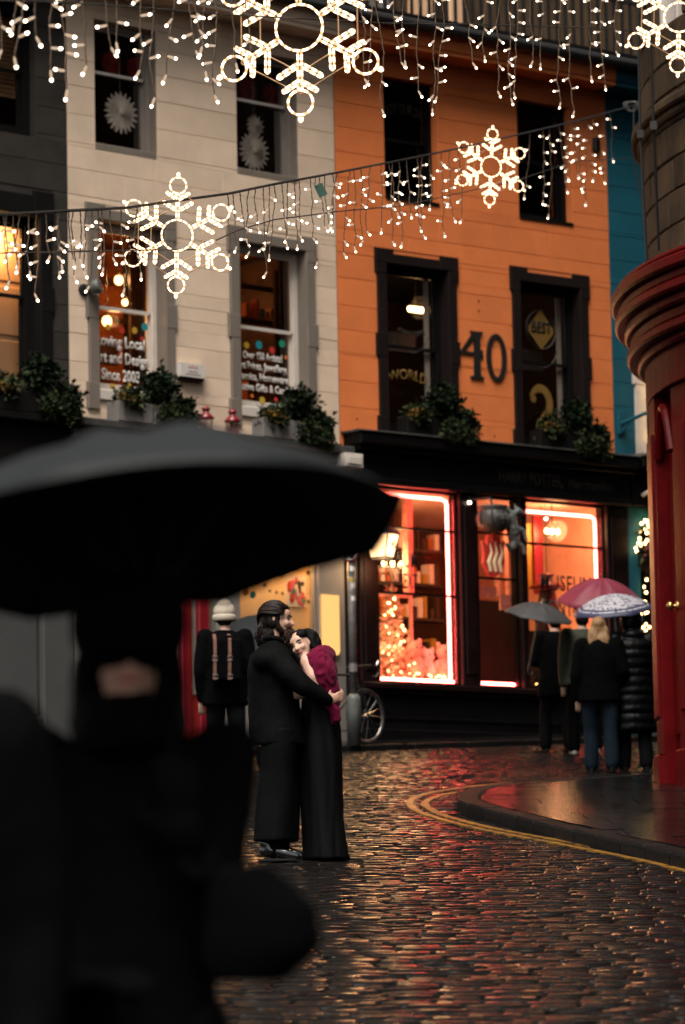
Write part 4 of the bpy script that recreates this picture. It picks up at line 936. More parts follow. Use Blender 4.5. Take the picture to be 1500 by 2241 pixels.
def chandelier(u, y, z, zt, label, power, n=5, half=.28):
    t = tag(empty('chandelier', fac(ROT_O, *inn(ROT_O, u, y, z)), ROT_O), label, 'lamp'); m_ = MB(); m_.tube([(-half, 0, -.03), (half, 0, -.03)], .012, 6); m_.tube([(0, 0, -.03), (0, 0, zt - z)], .008, 6); m_.build('arm', 'black_iron', t)
    for k in range(n):
        x = -half + 2 * half * k / (n - 1); MB().ell((x, 0, .02), (.03, .03, .04), None, 8, 6).build('bulb', 'lamp_warm', t, True)
    ld = bpy.data.lights.new('lamp_light', 'POINT'); ld.energy = power; ld.color = (1, .58, .25); ld.shadow_soft_size = .15; lo = bpy.data.objects.new('lamp_light', ld); COL.objects.link(lo); lo.parent = t; lo.location = (0, -.1, .02)
chandelier(.84, .85, 6.72, 7.74, 'row of five glowing bulbs behind the shop window beneath the lantern', 20)
chandelier(3.46, .75, 5.93, 7.74, 'cluster of glowing bulbs low in the right shop window', 7, 5, .14)
chandelier(1.33, .95, 10.02, 10.85, 'row of small lit bulbs behind the upper window left of the number 40', 3, 5, .10)
chandelier(3.62, .45, 7.30, 7.74, 'small spotlight bar lighting the wall of the right shop window', 14, 3, .10)
for k, (u, z, y) in enumerate(((2.03 + .106, 7.58 + .017, -.13), (2.87, 7.52, .35), (2.80, 7.36, .8), (3.5, 7.48, .3))):
    t = tag(empty('ceiling_spotlight', fac(ROT_O, *inn(ROT_O, u, y, z)), ROT_O), ['small white spotlight on the post between the neon windows', 'small white spotlight inside the shop doorway', 'small white spotlight deeper inside the shop doorway', 'small white spotlight behind the right shop window top'][k], 'spotlight')
    MB().ell((0, 0, 0), .022, None, 8, 6).build('lens', 'spot_white', t, True); m_ = MB(); m_.lathe([(.02, .012), (.028, .02), (.024, .07), (.006, .08)], 8); m_.tube([(0, 0, .07), (0, (.03 if k == 0 else 0), .12)], .006, 5); m_.build('body', 'black_iron', t)
# christmas trees with fairy lights
def xmas(rot, u, y, z, h, r, mats, label, nl, seed, bulb='fairy_gold', br=.013, n=2200, leaf=.075, power=5):
    t = tag(empty('christmas_tree', fac(rot, u + .816 * y, y, z), rot), label, 'christmas tree'); mk('branches', leaf_mesh(n, r, r, h, leaf, seed, 3, 'cone'), mats, t)  # tree moved along the front by depth, following the camera's view
    m_ = MB(); m_.tube([(0, 0, -.0), (0, 0, h * .9)], [.025, .006], 6); m_.build('trunk', 'bark', t); r_ = random.Random(seed); bm_ = MB().ell((0, 0, 0), br, None, 6, 4).mesh('fairy_bulb')
    for k in range(nl):
        hh = r_.random() ** 1.2; a = r_.uniform(math.pi * .95, math.pi * 2.05); rr = r * (1 - hh) ** .9 * r_.uniform(.85, 1.08)
        o = mk('fairy_bulb', bm_, bulb, t); o.location = (rr * math.cos(a), rr * math.sin(a), hh * h)
    ld = bpy.data.lights.new('fairy_light', 'POINT'); ld.energy = power; ld.color = (1, .6, .28); ld.shadow_soft_size = .3; lo = bpy.data.objects.new('fairy_light', ld); COL.objects.link(lo); lo.parent = t; lo.location = (-r * .9, -r * 1.0, h * .45)
xmas(ROT_O, .80, .55, 5.14, 1.35, .38, ['flocked_pink', 'flocked_pink', 'room_plaster'], 'pink flocked christmas tree glowing in the left neon window', 90, 4, power=9)
xmas(ROT_O, 3.48, .50, 5.14, .95, .22, ['foliage_dark', 'foliage_dark', 'foliage_mid'], 'dark christmas tree with gold lights in the right neon window', 26, 6, br=.017, power=.4)
def toy(u, y, z, s, mat, label, hatred=False):
    t = tag(empty('plush_toy', fac(ROT_O, u + .816 * y, y, z), ROT_O), label, 'toy'); m_ = MB(); m_.loft([(0, 0, 0, .09 * s, .08 * s), (0, 0, .06 * s, .12 * s, .10 * s), (0, 0, .16 * s, .11 * s, .09 * s), (0, 0, .22 * s, .06 * s, .05 * s)], 12); m_.build('body', mat, t, True)  # toy offset by its depth so the camera sees it at u
    MB().ell((0, 0, .29 * s), (.095 * s, .085 * s, .09 * s)).build('head', mat, t, True)
    for sx in (-1, 1): MB().ell((sx * .07 * s, 0, .37 * s), (.03 * s, .02 * s, .035 * s), None, 8, 6).build('ear', mat, t, True); MB().ell((sx * .12 * s, -.03 * s, .14 * s), (.035 * s, .04 * s, .06 * s), None, 8, 6).build('arm', mat, t, True); MB().ell((sx * .035 * s, -.08 * s, .30 * s), (.012 * s,) * 3, None, 6, 4).build('eye', 'vinyl_black', t)
toy(1.17, .42, 5.34, 1.25, 'flocked_pink', 'larger pink plush toy beside the flocked tree'); toy(1.40, .46, 5.34, 1.0, 'paper_white', 'pale plush toy between the two pink toys'); toy(1.66, .40, 5.34, 1.15, 'flocked_pink', 'slim pink plush toy nearest the neon corner post')
t = tag(empty('display_crate', fac(ROT_O, 1.34 + .35, .43, 5.14), ROT_O), 'dark wooden crates under the plush toys in the neon window', 'crate')
for k in range(4): MB().bbox(-.30 + k * .20, -.12 + k * .20, -.12, .14, 0, .19, .008).build('slat', 'wood_dark', t)
MB().box(-.31, .68 - .18, .145, .16, 0, .18).build('back', 'wood_dark', t)
t = tag(empty('tinsel_garland', fac(ROT_O, 1.2 + .2, .26, 5.22), ROT_O), 'red tinsel garland with gold lights along the foot of the left neon window', 'garland')
mk('tinsel', leaf_mesh(900, .62, .06, .05, .05, 31), ['red_enamel', 'red_enamel', 'room_amber'], t)
r_ = random.Random(77); bm_ = MB().ell((0, 0, 0), .013, None, 6, 4).mesh('fairy_bulb')
for k in range(30): o = mk('fairy_bulb', bm_, 'fairy_gold', t); o.location = (r_.uniform(.0, .58), r_.uniform(-.06, .06), r_.uniform(.0, .16))
t = tag(empty('hat_lamp', fac(ROT_O, 3.50 + .34, .42, 6.60), ROT_O), 'broad brimmed red lamp hung over dark draped cloth in the right neon window', 'lamp')
MB().lathe([(.24, 0), (.25, .015), (.16, .07), (.09, .10), (.06, .14), (.11, .17), (.10, .19), (.02, .21), (.001, .21)], 18).build('shade', 'red_enamel', t, True); m_ = MB(); m_.tube([(0, 0, .2), (0, 0, 1.13)], .005, 5); m_.build('cord', 'black_iron', t)
blob('drape', MB().loft([(0, 0, -.62, .24, .12), (0, 0, -.4, .20, .12), (.0, 0, -.15, .15, .1), (0, 0, -.01, .13, .09)], 14), 'wood_dark', t, .025, 3, (.02, (9, 9, 3)))
t = tag(empty('mannequin', fac(ROT_O, 3.75 + .34, .42, 5.14), ROT_O), 'small draped mannequin in red and pink cloth in the right neon window', 'mannequin')
MB().lathe([(.10, 0), (.10, .015), (.012, .03), (.012, .14)], 12).build('stand', 'black_iron', t); blob('dress', MB().loft([(0, 0, .14, .13, .09), (.0, 0, .3, .09, .07), (0, 0, .42, .075, .06), (.0, 0, .55, .10, .07), (0, 0, .62, .04, .04), (0, 0, .68, .035, .035)], 14), 'dot_red', t, .02, 2, (.012, (14, 14, 3)))
# lantern 40
t = tag(empty('wall_lantern', fac(ROT_O, .30, -.42, 6.74), ROT_O), 'glowing tapered glass lantern numbered 40 on a bracket beside the neon window', 'lantern')
def frus(a, b, z0, z1): return [(s * a, c * a, z0) for s, c in ((-1, -1), (1, -1), (1, 1), (-1, 1))] + [(s * b, c * b, z1) for s, c in ((-1, -1), (1, -1), (1, 1), (-1, 1))]
t.rotation_euler = (0, 0, ROT_O + R(22))
fv = frus(.105, .165, 0, .30)
for k in range(4):
    q = [Vector(fv[k]), Vector(fv[(k + 1) % 4]), Vector(fv[(k + 1) % 4 + 4]), Vector(fv[k + 4])]; c = sum(q, Vector()) / 4; q = [p + (c - p) * .05 for p in q]; m_ = MB(); m_.add(q + [p * .97 for p in q], [(0, 1, 2, 3), (7, 6, 5, 4)] + [(i, i + 4, (i + 1) % 4 + 4, (i + 1) % 4) for i in range(4)]); p_ = m_.build('pane', 'lantern_pane', t)
m_ = MB()
for k in range(4): m_.tube([fv[k], fv[k + 4]], .010, 4); m_.tube([fv[k], fv[(k + 1) % 4]], .012, 4); m_.tube([fv[k + 4], fv[(k + 1) % 4 + 4]], .012, 4)
m_.build('frame', 'black_iron', t); m_ = MB(); m_.add(frus(.18, .05, .305, .44), [(0, 1, 2, 3), (7, 6, 5, 4)] + [(i, i + 4, (i + 1) % 4 + 4, (i + 1) % 4) for i in range(4)]); m_.lathe([(.045, .44), (.06, .47), (.05, .52), (.012, .55), (.001, .60)], 10); m_.build('cap', 'black_iron', t)
m_ = MB(); m_.tube([(.0, .0, .58), (.12, .05, .66), (.28, .18, .60), (.30, .40, .45)], .014, 6); m_.build('bracket', 'black_iron', t)
o = text('lettering', '40', 'vinyl_black', t, 0.0, -.168, .11, .10, .12, .01, align='CENTER')
ld = bpy.data.lights.new('lamp_light', 'POINT'); ld.energy = 8; ld.color = (1, .6, .28); ld.shadow_soft_size = .1; lo = bpy.data.objects.new('lamp_light', ld); COL.objects.link(lo); lo.parent = t; lo.location = (0, 0, -.12)
# hanging cauldron sign with dragon and flames
t = tag(empty('hanging_sign', fac(ROT_O, 2.06, -.55, 6.78), ROT_O), 'hanging sign of a dark cauldron with grey dragon above red flames', 'sign')
MB().lathe([(.02, .36), (.13, .38), (.20, .46), (.215, .55), (.19, .63), (.17, .66), (.20, .69), (.195, .71), (.17, .70), (.16, .64), (.001, .60)], 20).build('cauldron', 'lead', t, True)
for k in range(8):
    a = k * math.pi / 4; m_ = MB(); m_.tube([(.205 * math.cos(a), .205 * math.sin(a), .46), (.222 * math.cos(a), .222 * math.sin(a), .55), (.195 * math.cos(a), .195 * math.sin(a), .64)], .012, 5); m_.build('strap', 'black_iron', t)
def fl_poly(s, o): return [(o[0] + s * x, o[1] + s * z) for x, z in ((-.12, -.36), (.0, -.40), (.14, -.34), (.22, -.16), (.20, .04), (.24, .18), (.15, .10), (.12, .26), (.06, .12), (.02, .34), (-.06, .14), (-.12, .26), (-.14, .08), (-.24, .16), (-.20, -.04), (-.22, -.20))]
m_ = MB(); m_.prism(fl_poly(.82, (-.02, .12)), -.03, .03); m_.build('flame_board', 'dot_red', t)
for k, (dx, s) in enumerate(((-.09, .85), (.0, 1.1), (.09, .9))):
    m_ = MB(); m_.tube([(dx, -.033, -.14), (dx - .03, -.034, -.02), (dx + .025, -.034, .10), (dx - .005, -.033, .12 + .12 * s)], [.024, .034, .022, .004], 6); o = m_.build('flame_tongue', 'display_cream', t); o.scale = (1, .35, 1); o.location = (0, -.02, 0)
m_ = MB(); m_.chain([((.20, -.02, .70), .04), ((.27, -.06, .58), .065), ((.28, -.05, .42), .085), ((.32, -.04, .26), .07), ((.24, -.06, .16), .045), ((.14, -.08, .22), .02)]); m_.chain([((.27, -.06, .60), .05), ((.36, -.08, .66), .05), ((.44, -.10, .62), .028)]); m_.chain([((.29, -.08, .46), .035), ((.40, -.14, .40), .028), ((.42, -.16, .28), .022)]); m_.chain([((.31, -.05, .28), .04), ((.42, -.08, .20), .034), ((.44, -.1, .10), .02)]); m_.chain([((.25, -.02, .50), .03), ((.38, .04, .62), .02), ((.46, .05, .48), .012)]); m_.chain([((.34, -.06, .70), .016), ((.33, -.04, .78), .006)])
blob('dragon', m_, 'grey_steel', t, .016, 1, (.012, (22, 22, 22)))
m_ = MB(); m_.tube([(0, 0, .70), (0, .05, .82), (.02, .5, .84)], .016, 6); m_.build('bracket', 'black_iron', t)
text('lettering', 'MUSEUM', 'grey_front', t, 0, -.228, .52, .07, .28, .01, align='CENTER')
# blue shop: bulb garlands, hanging basket
def garland(pts, n, label, seed, br=.022, sp=.09):
    t = tag(empty('bulb_garland', fac(ROT_O, *pts[0]), ROT_O), label, 'garland'); r_ = random.Random(seed); bm_ = MB().ell((0, 0, 0), br, None, 6, 4).mesh('garland_bulb')
    P = [Vector(p) - Vector(pts[0]) for p in pts]; m_ = MB(); m_.tube(P, .012, 5); m_.build('wire', 'foliage_dark', t)
    for k in range(n):
        q = r_.random() * (len(P) - 1); i = min(int(q), len(P) - 2); p = P[i].lerp(P[i + 1], q - i); o = mk('garland_bulb', bm_, 'fairy_gold', t); o.location = p + Vector((r_.uniform(-sp, sp), r_.uniform(-.05, .02), r_.uniform(-sp, sp)))
garland([(5.36, -.12, 9.75), (5.36, -.12, 9.0), (5.36, -.12, 8.5)], 34, 'gold bulb garland down the edge of the white window dressing', 1, .018, .05)
garland([(5.0, -.15, 7.15), (5.08, -.18, 7.42), (5.22, -.18, 7.48), (5.36, -.15, 7.36)], 34, 'gold bulb garland arched over the blue shop doorway', 2)
garland([(5.06, -.14, 6.72), (5.06, -.14, 6.3), (5.12, -.14, 5.95), (5.2, -.14, 5.5)], 34, 'gold bulb garland hanging beside the blue shop door', 3, .02, .07)
t = tag(empty('hanging_basket', fac(ROT_O, 5.02, -.42, 6.93), ROT_O), 'hanging basket of greenery on the blue shopfront', 'hanging basket')
MB().lathe([(.001, -.16), (.10, -.14), (.18, -.04), (.19, 0), (.15, 0)], 14).build('bowl', 'bark', t, True); o = mk('greenery', leaf_mesh(700, .30, .25, .2, .07, 51), ['foliage_mid', 'foliage_dark', 'foliage_pale'], t); o.location = (0, 0, .05); o = mk('berries', leaf_mesh(80, .2, .18, .16, .05, 52), ['red_enamel'] * 1 + ['dot_pink'], t); o.location = (-.08, -.05, .14)
m_ = MB()
for a in (0, 2.1, 4.2): m_.tube([(.18 * math.cos(a), .18 * math.sin(a), 0), (0, 0, .42)], .005, 4)
m_.tube([(0, 0, .42), (0, .2, .50), (0, .34, .42)], .012, 5); m_.build('chain', 'black_iron', t)
t = tag(empty('wall_camera', fac(ROT_O, 5.08, -.16, 7.86), ROT_O), 'small white camera angled on the blue shop sign board', 'camera')
MB().lathe([(.025, 0), (.03, .01), (.03, .13), (.02, .14)], 10).build('body', 'white_plastic', t, True, rot=(R(60), 0, R(30))); m_ = MB(); m_.tube([(0, .0, 0), (0, .03, .06)], .01, 5); m_.build('arm', 'white_plastic', t)
# ------------------------------------------------------------------ signpost and bicycle
px_, py_ = 0.091, 46.42
t = tag(empty('sign_post', (px_, py_, gz(px_, py_) + .075), 0), 'grey steel signpost with peeling stickers and a round no motor vehicles sign', 'signpost')
MB().lathe([(.085, 0), (.085, .56), (.078, .60), (.05, .63)], 14).build('base', 'grey_steel', t, True); MB().lathe([(.045, .625), (.045, 2.52), (.02, 2.53), (.001, 2.53)], 12).build('pole', 'galvanised', t, True)
for k in range(9):
    z = 1.75 + k * .075 + rb.uniform(-.02, .02); m_ = MB(); a0 = R(rb.uniform(215, 280)); m_.lathe([(.0465, z), (.048, z + .01), (.048, z + rb.uniform(.04, .09))], 5, a0=a0, a1=a0 + R(rb.uniform(50, 110))); m_.build('sticker', ['paper_white', 'grey_front', 'vinyl_white', 'dot_yellow', 'grey_steel'][k % 5], t)
MB().lathe([(.05, .9), (.05, 1.0)], 12).build('clamp', 'galvanised', t)
sg = MB().lathe([(.001, 0), (.118, 0), (.118, .006), (.001, .006)], 28).build('sign_disc', 'red_enamel', t, loc=(-.02, -.055, 2.36), rot=(R(90), 0, 0)); MB().lathe([(.001, 0), (.096, 0), (.096, .003), (.001, .003)], 28).build('sign_face', 'vinyl_white', sg, loc=(0, 0, .0065))
m_ = MB(); m_.plate([(-.075, -.04), (.045, -.045), (.075, -.01), (.06, .03), (.02, .05), (-.02, .03), (-.045, .0)], .010, .013); m_.lathe([(.018, .0132), (.03, .0132), (.03, .0142), (.018, .0142)], 14, cx=.03, cy=-.045); m_.lathe([(.018, .0132), (.03, .0132), (.03, .0142), (.018, .0142)], 14, cx=-.045, cy=-.04); m_.build('sign_symbol', 'vinyl_black', sg)
bx_, by_ = 0.235, 46.95
bk = tag(empty('bicycle', (bx_, by_, gz(bx_, by_) + .08), ROT_O + R(8)), 'black bicycle with drop handlebars leaning by the signpost', 'bicycle')
def wheel(x):
    w = empty('wheel', (x, 0, .34)); w.parent = bk; n = 28
    MB().tube([(.325 * math.cos(2 * math.pi * k / n), 0, .325 * math.sin(2 * math.pi * k / n)) for k in range(n)], .017, 6, closed=True).build('tyre', 'tyre', w, True)
    MB().tube([(.303 * math.cos(2 * math.pi * k / n), 0, .303 * math.sin(2 * math.pi * k / n)) for k in range(n)], .010, 6, closed=True).build('rim', 'chrome', w, True)
    for k in range(16):
        a = 2 * math.pi * k / 16; s = 1 if k % 2 else -1; MB().tube([(.018 * math.cos(a + .9), .028 * s, .018 * math.sin(a + .9)), (.298 * math.cos(a), 0, .298 * math.sin(a))], .0022, 3).build('spoke', 'chrome', w)
    MB().lathe([(.016, -.04), (.02, -.035), (.014, 0), (.02, .035), (.016, .04)], 10).build('hub', 'chrome', w, rot=(R(90), 0, 0))
wheel(0.0); wheel(-1.02)
m_ = MB(); BB = (-.60, 0, .29); ST = (-.74, 0, .82); HT = (-.17, 0, .84); HB = (-.13, 0, .70)
for a, b in ((BB, ST), (ST, HT), (BB, HB), (HT, HB), ): m_.tube([a, b], .017, 8)
for s in (-1, 1): m_.tube([(-.74, .02 * s, .78), (-1.02, .05 * s, .34)], .009, 6); m_.tube([(-.60, .02 * s, .29), (-1.02, .05 * s, .34)], .010, 6)
m_.build('frame', 'black_iron', bk)
m_ = MB()
for s in (-1, 1): m_.tube([(-.13, .015 * s, .70), (-.10, .045 * s, .64), (-.03, .05 * s, .42), (0, .05 * s, .34)], .011, 6)
m_.build('fork', 'black_iron', bk)
m_ = MB(); m_.tube([(-.175, 0, .84), (-.19, 0, .92), (-.10, 0, .95)], .013, 6)
for s in (-1, 1): m_.tube([(-.10, 0, .95), (-.10, .20 * s, .95), (.0, .21 * s, .94), (.03, .21 * s, .87), (-.02, .21 * s, .81), (-.08, .21 * s, .81)], .012, 6)
m_.build('handlebar', 'black_iron', bk)
for s in (-1, 1): m_ = MB(); m_.cap((-.01, .21 * s, .95), .018, (.02, .21 * s, 1.0), .015, 8); m_.build('brake_lever', 'chrome', bk, True)
m_ = MB(); m_.tube([ST, (-.77, 0, .93)], .013, 6); m_.build('seat_post', 'chrome', bk); blob('saddle', MB().chain([((-.92, 0, .96), .055), ((-.80, 0, .955), .05), ((-.64, 0, .95), .02)]), 'tyre', bk, .012, 2)
m_ = MB(); m_.lathe([(.09, -.005), (.10, 0), (.09, .005)], 20); m_.build('chainring', 'chrome', bk, loc=(-.60, -.05, .29), rot=(R(90), 0, 0)); m_ = MB(); m_.tube([(-.60, -.07, .29), (-.52, -.07, .15)], .009, 5); m_.box(-.56, -.47, -.14, -.07, .13, .15); m_.build('crank', 'chrome', bk)
W1 = [(-1.69, 17.14, 6.18), (-0.21, 23.2, 7.73), (3.04, 36.5, 11.1), (4.52, 42.56, 12.64)]
L1 = [(-1.69, 17.14, 5.98), (-1.4, 18.31, 6.27), (-1.04, 19.81, 6.62), (-0.65, 21.4, 6.98), (-0.23, 23.14, 7.39), (0.37, 25.6, 7.97), (1.16, 28.82, 8.76), (2.28, 33.41, 9.87), (3.08, 36.72, 10.64)]
W2 = [(-2.04, 20.57, 5.66), (-1.9, 21.25, 5.81), (-1.61, 22.65, 6.11), (-1.34, 23.97, 6.39), (-1.06, 25.32, 6.71), (-0.77, 26.77, 7.05), (-0.47, 28.24, 7.42), (0.01, 30.59, 8.0), (0.54, 33.16, 8.64), (1.16, 36.19, 9.4), (2.04, 40.45, 10.49), (2.91, 44.66, 11.57), (3.98, 49.86, 12.93)]
L2 = [(-1.9, 21.25, 5.59), (-1.61, 22.65, 5.86), (-1.29, 24.25, 6.17), (-0.97, 25.83, 6.47), (-0.71, 27.05, 6.84), (-0.47, 28.24, 7.15), (0.05, 30.78, 7.72), (0.58, 33.37, 8.28), (1.15, 36.19, 8.96), (1.9, 39.83, 9.84), (2.74, 43.9, 10.9), (3.96, 49.86, 12.22)]
S1 = [(17.51, 0.44), (17.84, 0.32), (17.89, 0.48), (18.17, 0.38), (18.41, 0.55), (18.59, 0.66), (18.92, 0.54), (19.16, 0.45), (19.53, 0.43), (19.81, 0.59), (20.19, 0.74), (20.49, 0.62), (20.71, 0.49), (20.86, 0.47), (21.16, 0.62), (21.4, 0.76), (21.64, 0.58), (22.03, 0.56), (24.81, 0.74), (25.1, 0.76), (25.27, 0.96), (25.88, 0.65), (26.1, 0.63), (26.71, 0.86), (27.13, 1.0), (27.42, 0.92), (28.01, 0.69), (28.92, 0.64), (29.43, 0.93), (29.65, 1.0), (30.08, 0.95), (30.55, 0.71), (31.29, 0.73), (31.99, 1.09), (32.45, 1.18), (33.41, 0.89), (33.91, 0.98), (34.86, 0.68), (37.88, 0.77)]
S2 = [(21.31, 0.23), (21.38, 0.38), (21.51, 0.3), (21.65, 0.27), (21.81, 0.34), (21.97, 0.48), (22.16, 0.26), (22.4, 0.36), (22.46, 0.32), (22.65, 0.3), (22.75, 0.4), (22.9, 0.3), (23.04, 0.38), (23.16, 0.48), (23.3, 0.32), (23.39, 0.37), (23.58, 0.31), (23.85, 0.51), (24.25, 0.43), (26.75, 0.43), (26.91, 0.39), (27.13, 0.44), (27.42, 0.37), (27.64, 0.29), (27.89, 0.64), (28.09, 0.45), (28.24, 0.53), (28.51, 0.46), (28.72, 0.42), (28.96, 0.5), (29.12, 0.44), (29.54, 0.67), (29.88, 0.41), (30.09, 0.4), (30.38, 0.36), (30.59, 0.44), (31.11, 0.69), (31.24, 0.65), (31.53, 0.61), (31.96, 0.56), (32.42, 0.56), (32.73, 0.44), (32.94, 0.7), (33.22, 0.73), (33.59, 0.49), (34.08, 0.64), (34.37, 0.73), (34.72, 0.47), (35.39, 0.77), (35.81, 0.65), (36.26, 0.69), (40.77, 0.69), (41.66, 0.81), (42.21, 0.99), (42.88, 0.75), (43.53, 0.63), (44.09, 0.63), (44.74, 0.84), (45.25, 1.02), (45.86, 0.77), (46.6, 0.84), (47.25, 0.59)]
# ------------------------------------------------------------------ christmas lights over the street
def along(W, Y):
    for a, b in zip(W[:-1], W[1:]):
        if a[1] <= Y <= b[1]: t = (Y - a[1]) / (b[1] - a[1]); return Vector(a).lerp(Vector(b), t)
    return Vector(W[-1])
bulb = MB(); bulb.tube([(0, 0, 0), (0, 0, -.010), (0, 0, -.036)], [.0035, .0062, .0062], 6, 1); bulb.ell((0, 0, -.040), (.0068, .0068, .010), None, 6, 5, 0); bulb_me = bulb.mesh('bulb')
def light_row(W, L, S, label, scale, seed, label_w):
    t = tag(empty('icicle_lights', W[0]), label, 'fairy lights'); O = Vector(W[0]); r_ = random.Random(seed)
    def sagged(P, nsub=6):
        out = []
        for a, b in zip(P[:-1], P[1:]):
            a, b = Vector(a), Vector(b)
            for k in range(nsub): out.append(a.lerp(b, k / nsub) - O)
        out.append(Vector(P[-1]) - O); return out
    MB().tube(sagged(W), .008 * scale, 5).build('carrier_wire', 'black_cable', t); MB().tube(sagged(L), .004 * scale, 4).build('guide_wire', 'black_cable', t)
    for (Y, Ln) in S:
        p0 = along(W, Y) - O; s = empty('strand', p0); s.parent = t; n = max(3, int(Ln / (.072 * scale))); P = [Vector((0, 0, 0))]; x = 0; yv_ = 0; sl = r_.uniform(-.05, .05)
        for k in range(1, n + 1): x += r_.uniform(-.016, .016) * scale + sl * Ln / n; yv_ += r_.uniform(-.008, .008); P.append(Vector((x, yv_, -Ln * k / n)))
        m_ = MB(); m_.tube(P, .0026 * scale, 4)
        Q = [p + Vector((.004 * scale * math.sin(k * 2.2), .003, 0)) for k, p in enumerate([P[i].lerp(P[i + 1], q / 3) for i in range(n) for q in range(3)])]; m_.tube(Q, .0022 * scale, 4); m_.build('wire', 'wire_clear', s)
        for k in range(1, n + 1):
            if k < n and r_.random() < .30: continue
            o = mk('bulb', bulb_me, ['bulb_tip', 'bulb_body'], s); o.location = P[k]; sd = r_.choice((-1, 1)); o.scale = (scale * .95,) * 3
            o.rotation_euler = (r_.uniform(-.5, .5), sd * r_.uniform(.7, 1.9) if k < n else r_.uniform(-.6, .6), 0)
pm('wire_clear', (0.10, 0.065, 0.04), .4, .1, 10, 0.0)
light_row(W1, L1, S1, 'icicle fairy lights hanging in front of the roof gutters', 1.30, 5, '')
light_row(W2, L2, S2, 'icicle fairy lights strung lower, across the upper windows to the blue wall', 1.22, 6, '')
def stadium(p, q, w, closed_end=True):
    p = Vector(p); q = Vector(q); d = (q - p).normalized(); n_ = Vector((-d.y, d.x)) * w; out = [p + n_, q + n_]
    for k in range(1, 6): a = math.pi * k / 6; out.append(q + n_ * math.cos(a) + d * w * math.sin(a))
    return out + [q - n_, p - n_]
def rope(path, m_, r=.0135, step=.030, closed=False):
    P = [Vector((a[0], 0, a[1])) for a in path]
    if closed: P.append(P[0])
    out = []; 
    for a, b in zip(P[:-1], P[1:]):
        n = max(1, round((b - a).length / step)); out += [a.lerp(b, k / n) for k in range(n)]
    if not closed: out.append(P[-1])
    m_.tube(out, [r * (1.06 if k % 2 else .97) for k in range(len(out))], 6, closed=closed, mfun=lambda i: (0 if i % 3 else 1))
def snowflake(loc, rad, label, yaw, roll):
    t = tag(empty('snowflake_light', loc), label, 'snowflake light', 'snowflake lights over the street'); t.rotation_euler = (0, R(roll), R(yaw)); t.scale = (rad,) * 3
    m_ = MB(); rope([(.245 * math.cos(2 * math.pi * k / 24), .245 * math.sin(2 * math.pi * k / 24)) for k in range(24)], m_, closed=True); m_.build('hub_ring', ['rope_bright', 'rope_dim'], t, True)
    am = MB(); w = .019
    rope([(w, .26), (w, .40)], am); rope([(-w, .26), (-w, .40)], am); rope([(w, .42), (w, .58)], am); rope([(-w, .42), (-w, .58)], am); rope([(w, .60), (w, .66)], am); rope([(-w, .60), (-w, .66)], am)
    for s in (-1, 1): rope(stadium((s * .02, .395), (s * .215, .515), .019), am); rope(stadium((s * .02, .575), (s * .165, .665), .017), am)
    rg = MB(); rope([(.13 * math.cos(2 * math.pi * k / 20), .79 + .13 * math.sin(2 * math.pi * k / 20)) for k in range(20)], rg, closed=True); rope(stadium((0, .92), (0, .975), .014), rg)
    ame, rme = am.mesh('arm'), rg.mesh('end_ring')
    for k in range(6):
        a = mk('arm', ame, ['rope_bright', 'rope_dim'], t, True); a.rotation_euler = (0, k * math.pi / 3, 0); mk('end_ring', rme, ['rope_bright', 'rope_dim'], a, True)
    m_ = MB()
    for rr in (.47, .70):
        for k in range(6):
            a0 = k * math.pi / 3; a1 = a0 + math.pi / 3; m_.tube([(rr * math.sin(a0), .012, rr * math.cos(a0)), (rr * math.sin(a1), .012, rr * math.cos(a1))], .007, 4)
    m_.build('wire_frame', 'frame_wire', t)
    return t
pm('frame_wire', (0.42, 0.25, 0.13), .5, .1, 10, 0.0)
snowflake((-0.212, 23.2, 7.347), .60, 'largest snowflake of rope light, above the cream and orange house join', -8, 0)
snowflake((3.033, 36.5 - 3.6, 9.82), .54, 'snowflake of rope light in front of the round sandstone corner', -6, 3)
snowflake((-1.073, 25.3, 6.468), .43, 'snowflake of rope light in front of the Loving Local window', 10, 2)
snowflake((1.571, 38.2, 9.646), .43, 'small snowflake of rope light between the orange house upper windows', 14, 4)
# green tag, plug and cable at the end of the row
t = tag(empty('cable_tag', along(W2, 29.75) - Vector((0, 0, .03))), 'small green tag tied to the light cable near the orange house edge', 'tag')
MB().box(-.035, .035, -.004, .004, -.14, -.04).build('plate', 'tag_green', t, rot=(0, R(-25), 0)); MB().tube([(0, 0, .03), (-.01, 0, -.05)], .003, 4).build('tie', 'black_cable', t)
hk = Vector(W2[-1])
t = tag(empty('power_cable', hk), 'coiled cable end with black plug and lead hanging by the blue wall', 'cable')
m_ = MB(); m_.tube([(.10 * math.cos(a) - .02 * i * .1, .02 * math.sin(3 * a), .06 * math.sin(a) + .02 * math.cos(2 * a)) for i, a in enumerate(np.linspace(0, 14, 40))], .006, 4); m_.build('coil', 'galvanised', t)
MB().tube([(-.02, 0, 0), (-.03, 0, -.40)], .004, 4).build('lead', 'galvanised', t); MB().lathe([(.02, -.64), (.035, -.60), (.03, -.50), (.045, -.46), (.045, -.42), (.02, -.38)], 10).build('plug', 'black_iron', t, True)
MB().tube([(-.03, 0, -.62), (-.02, 0, -.9), (.06, 0, -1.3), (.08, 0, -1.8), (.14, -.05, -2.3)], .012, 6).build('flex', 'black_cable', t); MB().tube([(0, 0, .02), (.5, .9, .12), (.75, 1.35, .15)], .012, 6).build('hook', 'black_iron', t)
